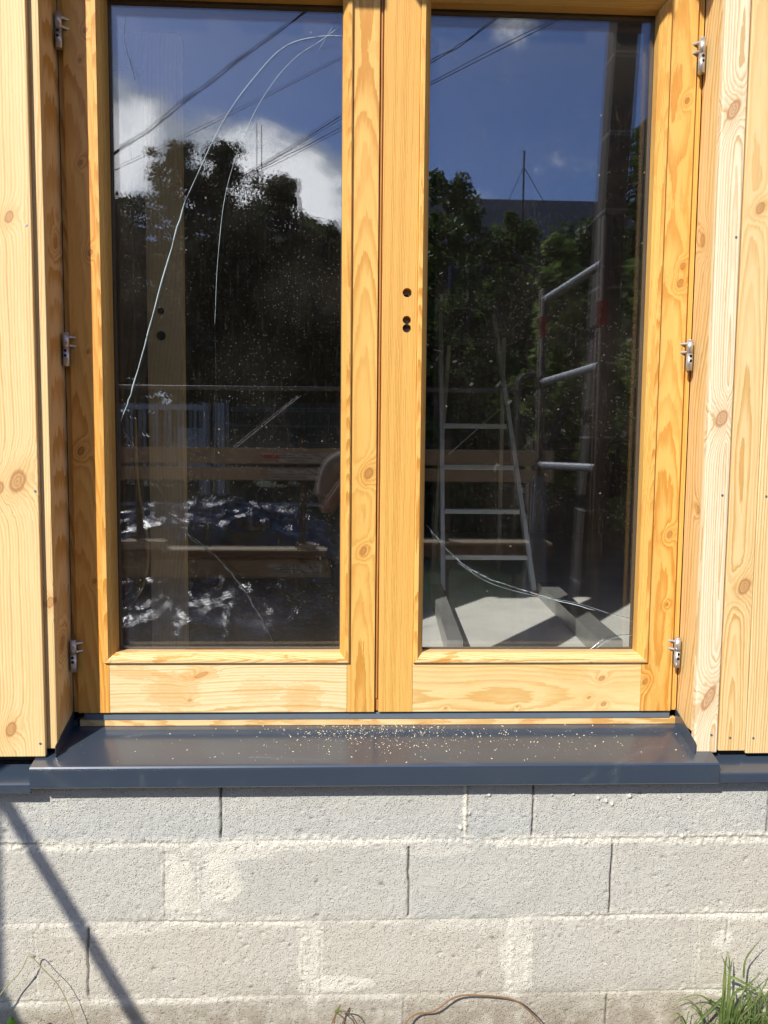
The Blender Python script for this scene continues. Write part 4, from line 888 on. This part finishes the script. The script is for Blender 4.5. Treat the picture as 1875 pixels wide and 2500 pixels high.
V = [(0, 0, .93), (0, 0, 1.10), (0, 0, 1.28), (0, .0, 1.42), (0, .01, 1.50), (0, .02, 1.56), (0, .03, 1.64), (0, .03, 1.73),   # pelvis..head
     (-.10, 0, 1.44), (-.195, .0, 1.42), (-.235, .05, 1.16), (-.115, .30, 1.36), (-.085, .355, 1.41),
     (.10, 0, 1.44), (.195, .0, 1.42), (.235, .05, 1.16), (.025, .30, 1.36), (-.005, .355, 1.41),
     (-.09, 0, .86), (-.10, .02, .50), (-.10, -.02, .10), (-.11, .10, .04), (.09, 0, .86), (.10, .02, .50), (.10, -.02, .10), (.11, .10, .04)]
E_ = [(0, 1), (1, 2), (2, 3), (3, 4), (4, 5), (5, 6), (6, 7), (3, 8), (8, 9), (9, 10), (10, 11), (11, 12), (3, 13), (13, 14), (14, 15), (15, 16), (16, 17), (0, 18), (18, 19), (19, 20), (20, 21), (0, 22), (22, 23), (23, 24), (24, 25)]
Rd = [(.15, .11), (.14, .10), (.16, .115), (.15, .11), .06, .058, .082, .07, .085, .06, .042, .03, .035, .085, .06, .042, .03, .035, .085, .06, .04, .04, .085, .06, .04, .04]
V = [(a+px, c+py, d) for a, c, d in V]
skin('body', V, E_, Rd, M_SKIN, pe)
sv = [(0, 0, .95), (0, 0, 1.12), (0, 0, 1.29), (0, 0, 1.42), (0, .0, 1.475), (-.11, 0, 1.445), (-.20, .0, 1.425), (-.228, .025, 1.27), (-.24, .035, 1.22), (.11, 0, 1.445), (.20, .0, 1.425), (.228, .025, 1.27), (.24, .035, 1.22)]
skin('t_shirt', [(a+px, c+py, d) for a, c, d in sv], [(0, 1), (1, 2), (2, 3), (3, 4), (3, 5), (5, 6), (6, 7), (7, 8), (3, 9), (9, 10), (10, 11), (11, 12)], [(.175, .135), (.165, .125), (.18, .135), (.165, .125), .075, .098, .080, .075, .078, .098, .080, .075, .078], M_SHIRT, pe)
tv = [(0, 0, .93), (-.09, 0, .84), (-.10, .02, .50), (-.10, -.02, .12), (.09, 0, .84), (.10, .02, .50), (.10, -.02, .12)]
skin('trousers', [(a+px, c+py, d) for a, c, d in tv], [(0, 1), (1, 2), (2, 3), (0, 4), (4, 5), (5, 6)], [(.165, .125), .10, .075, .06, .10, .075, .06], M_JEAN, pe)
skin('hair', [(px, py+.0, 1.70), (px, py+.0, 1.765)], [(0, 1)], [.095, .075], M_HAIR, pe)
fingers = MB()
for sx_ in (-1, 1):
    hx = px-.045+sx_*.045
    for k, l in enumerate((.060, .068, .064, .050)):
        z_ = 1.425+.018*k; fingers.tube(smooth_path([(hx+sx_*.006, py+.355, z_), (hx+sx_*.012, py+.372, z_), (hx+sx_*.003, py+.383, z_+.002), (hx-sx_*.012, py+.382, z_+.002)], 3), [.008]*9+[.0065], 7)
    fingers.tube([(hx, py+.352, 1.42), (hx+sx_*.008, py+.362, 1.47), (hx-sx_*.006, py+.366, 1.50)], [.011, .009, .007], 7)
fingers.build('fingers', M_SKIN, pe, smooth=True)
MB().box(-.036, .036, -1.812, -1.803, 1.41, 1.56, .003).build('phone', simple('phone_body', (.02, .02, .022), .3), None, label='dark phone held upright by the photographer', cat='phone')

# ------------------------------------------------------------------ weeds at the foot of the wall
def blade(mb, pts, w_, fold=.3):
    P = smooth_path(pts, 6); n = len(P); V = []; Fc = []
    for i, p in enumerate(P):
        t = (P[min(i+1, n-1)]-P[max(i-1, 0)]).normalized(); s = t.cross(Vector((0, -1, .2))).normalized(); f = 1-(i/(n-1))**2.2
        f = max(f, .04); V += [p-s*w_*f, p+Vector((0, w_*fold*f, 0)), p+s*w_*f]
    for i in range(n-1):
        a_ = 3*i; Fc += [(a_, a_+1, a_+4, a_+3), (a_+1, a_+2, a_+5, a_+4)]
    mb.add(V, Fc)
def grass_mat(name, c1, c2):
    return leaf_mat(name, c1, c2)
M_GR = grass_mat('grass_blade', (.09, .16, .04), (.30, .37, .12)); M_DRY = simple('dry_stem', (.20, .11, .045), .7)
def clump(label, blades, seed, n, cx, spread, hmax, group=None):
    mb = MB(); g = random.Random(seed)
    for w_, pts in blades: blade(mb, [(x, y, z) for x, y, z in pts], w_)
    for i in range(n):
        x = cx+g.gauss(0, spread); y = -.05+g.uniform(-.05, .03); h = hmax*g.uniform(.25, 1.)**1.4; lx = g.gauss(0, .45)*h; ly_ = -abs(g.gauss(0, .2))*h
        z0_ = .0
        blade(mb, [(x, y, z0_), (x+lx*.2, y+ly_*.3, z0_+h*.5), (x+lx*.55, y+ly_*.7, z0_+h*.85), (x+lx, y+ly_, z0_+h*g.uniform(.7, 1.))], g.uniform(.0012, .003))
    return mb.build('grass_clump', M_GR, None, label=label, cat='grass clump', group=group)
yb_ = -.06
def B(w_, *p): return (w_, [(x, yb_-(.0 if i == 0 else .01*i), z) for i, (x, z) in enumerate(p)])
bl = [B(.003, (.937, .0), (.933, .21), (.912, .272)), B(.0042, (.937, .0), (.930, .20), (.930, .282)), B(.0042, (.945, .0), (.943, .20), (.932, .278)),
      B(.0045, (.945, .05), (.954, .150), (.985, .187), (1.021, .238)), B(.0028, (.985, .19), (.981, .243), (.992, .281), (1.015, .325)), B(.004, (.945, .194), (.960, .197), (.987, .187), (1.049, .163)),
      B(.003, (.937, .115), (.903, .137), (.892, .150), (.877, .150), (.830, .119)), B(.0045, (.937, .141), (.904, .122), (.871, .101), (.842, .080)), B(.0022, (1.001, .0), (1.001, .134), (.989, .174), (.985, .192)),
      B(.003, (.960, .0), (.972, .088), (1.003, .140), (1.032, .217), (1.045, .290)), B(.003, (1.04, .0), (1.045, .10), (1.02, .17), (1.00, .21)), B(.0035, (1.03, .0), (1.05, .12), (1.09, .20)), B(.005, (.935, .0), (.925, .10), (.927, .19))]
clump('tall green grass clump against the wall at the lower right corner', bl, 3, 130, .985, .062, .21, 'grass clumps at the wall foot')
clump('low grass tuft just left of the tall corner clump', [B(.002, (.88, .0), (.87, .04), (.85, .09)), B(.002, (.86, .0), (.85, .05), (.80, .07))], 4, 14, .85, .03, .08, 'grass clumps at the wall foot')
clump('small arched grass tuft right of the dry stem', [B(.0022, (.59, .0), (.605, .075), (.635, .078), (.66, .0)), B(.0022, (.60, .0), (.60, .06), (.61, .08))], 5, 5, .61, .02, .06, 'grass clumps at the wall foot')
P = smooth_path([(.10, -.05, .0), (.129, -.03, .054), (.159, -.022, .080), (.208, -.022, .089), (.261, -.022, .125), (.323, -.024, .130), (.405, -.024, .118), (.447, -.024, .089), (.486, -.03, .046), (.51, -.05, .0)])
MB().tube(P, .0020, 7).build('dry_stem', M_DRY, None, label='brown dry stem arching along the foot of the wall', cat='stem')
sp = MB()
for pts in ([(-.058, .0), (-.054, .06), (-.038, .107)], [(-.050, .0), (-.046, .07), (-.038, .107)], [(-.038, .105), (-.005, .095), (.022, .05)], [(-.038, .107), (-.03, .12)], [(-.038, .1), (-.02, .08), (-.028, .06)]):
    sp.tube(smooth_path([(x, -.035, z) for x, z in pts], 5), .0016, 6)
sprig = sp.build('sprig', M_DRY, None, label='small withered sprig with a green bud at the bottom centre', cat='plant')
lf = MB(); blade(lf, [(-.045, -.037, .103), (-.035, -.038, .108), (-.026, -.038, .099)], .003); blade(lf, [(-.036, -.037, .100), (-.034, -.038, .112), (-.030, -.038, .118)], .002)
lf.build('bud', M_GR, sprig)
P = smooth_path([(-.95, -.05, .03), (-.87, -.04, .159), (-.815, -.035, .225), (-.796, -.03, .259), (-.763, -.03, .224), (-.722, -.03, .172), (-.689, -.03, .08), (-.68, -.03, .0)])
MB().tube(P, [.0017*(1-.5*i/len(P)) for i in range(len(P))], 6).build('grass_stalk', simple('pale_stalk', (.30, .29, .14), .7), None, label='thin bent grass stalk over the lower left shadow', cat='stalk')
lw_ = MB()
def oval(mb, c, t, ln, wd, cup=.25):
    c = Vector(c); t = Vector(t).normalized(); s = t.cross(Vector((0, -1, .3))).normalized(); n_ = t.cross(s); V = []; Fc = []
    for i in range(9):
        f = i/8; ww = wd*math.sin(math.pi*min(1, f*.96+.02))**.7
        for k in (-1, -.5, 0, .5, 1): V.append(c+t*ln*f+s*ww*k+n_*(abs(k)*cup*wd-.1*ln*f*f))
    for i in range(8):
        for k in range(4): Fc.append((i*5+k, i*5+k+1, i*5+k+6, i*5+k+5))
    mb.add(V, Fc)
oval(lw_, (-.835, -.07, .045), (.18, -.05, 1), .10, .017); oval(lw_, (-.872, -.08, .03), (.4, -.2, .9), .10, .030); oval(lw_, (-.90, -.09, .03), (.1, -.2, 1), .09, .026); oval(lw_, (-.84, -.09, .02), (1, -.3, .5), .06, .016)
lw_.build('broad_leaf_weed', leaf_mat('weed_leaf', (.03, .09, .012), (.08, .17, .03)), None, smooth=True, label='broad leaved green weed in the lower left corner', cat='weed')
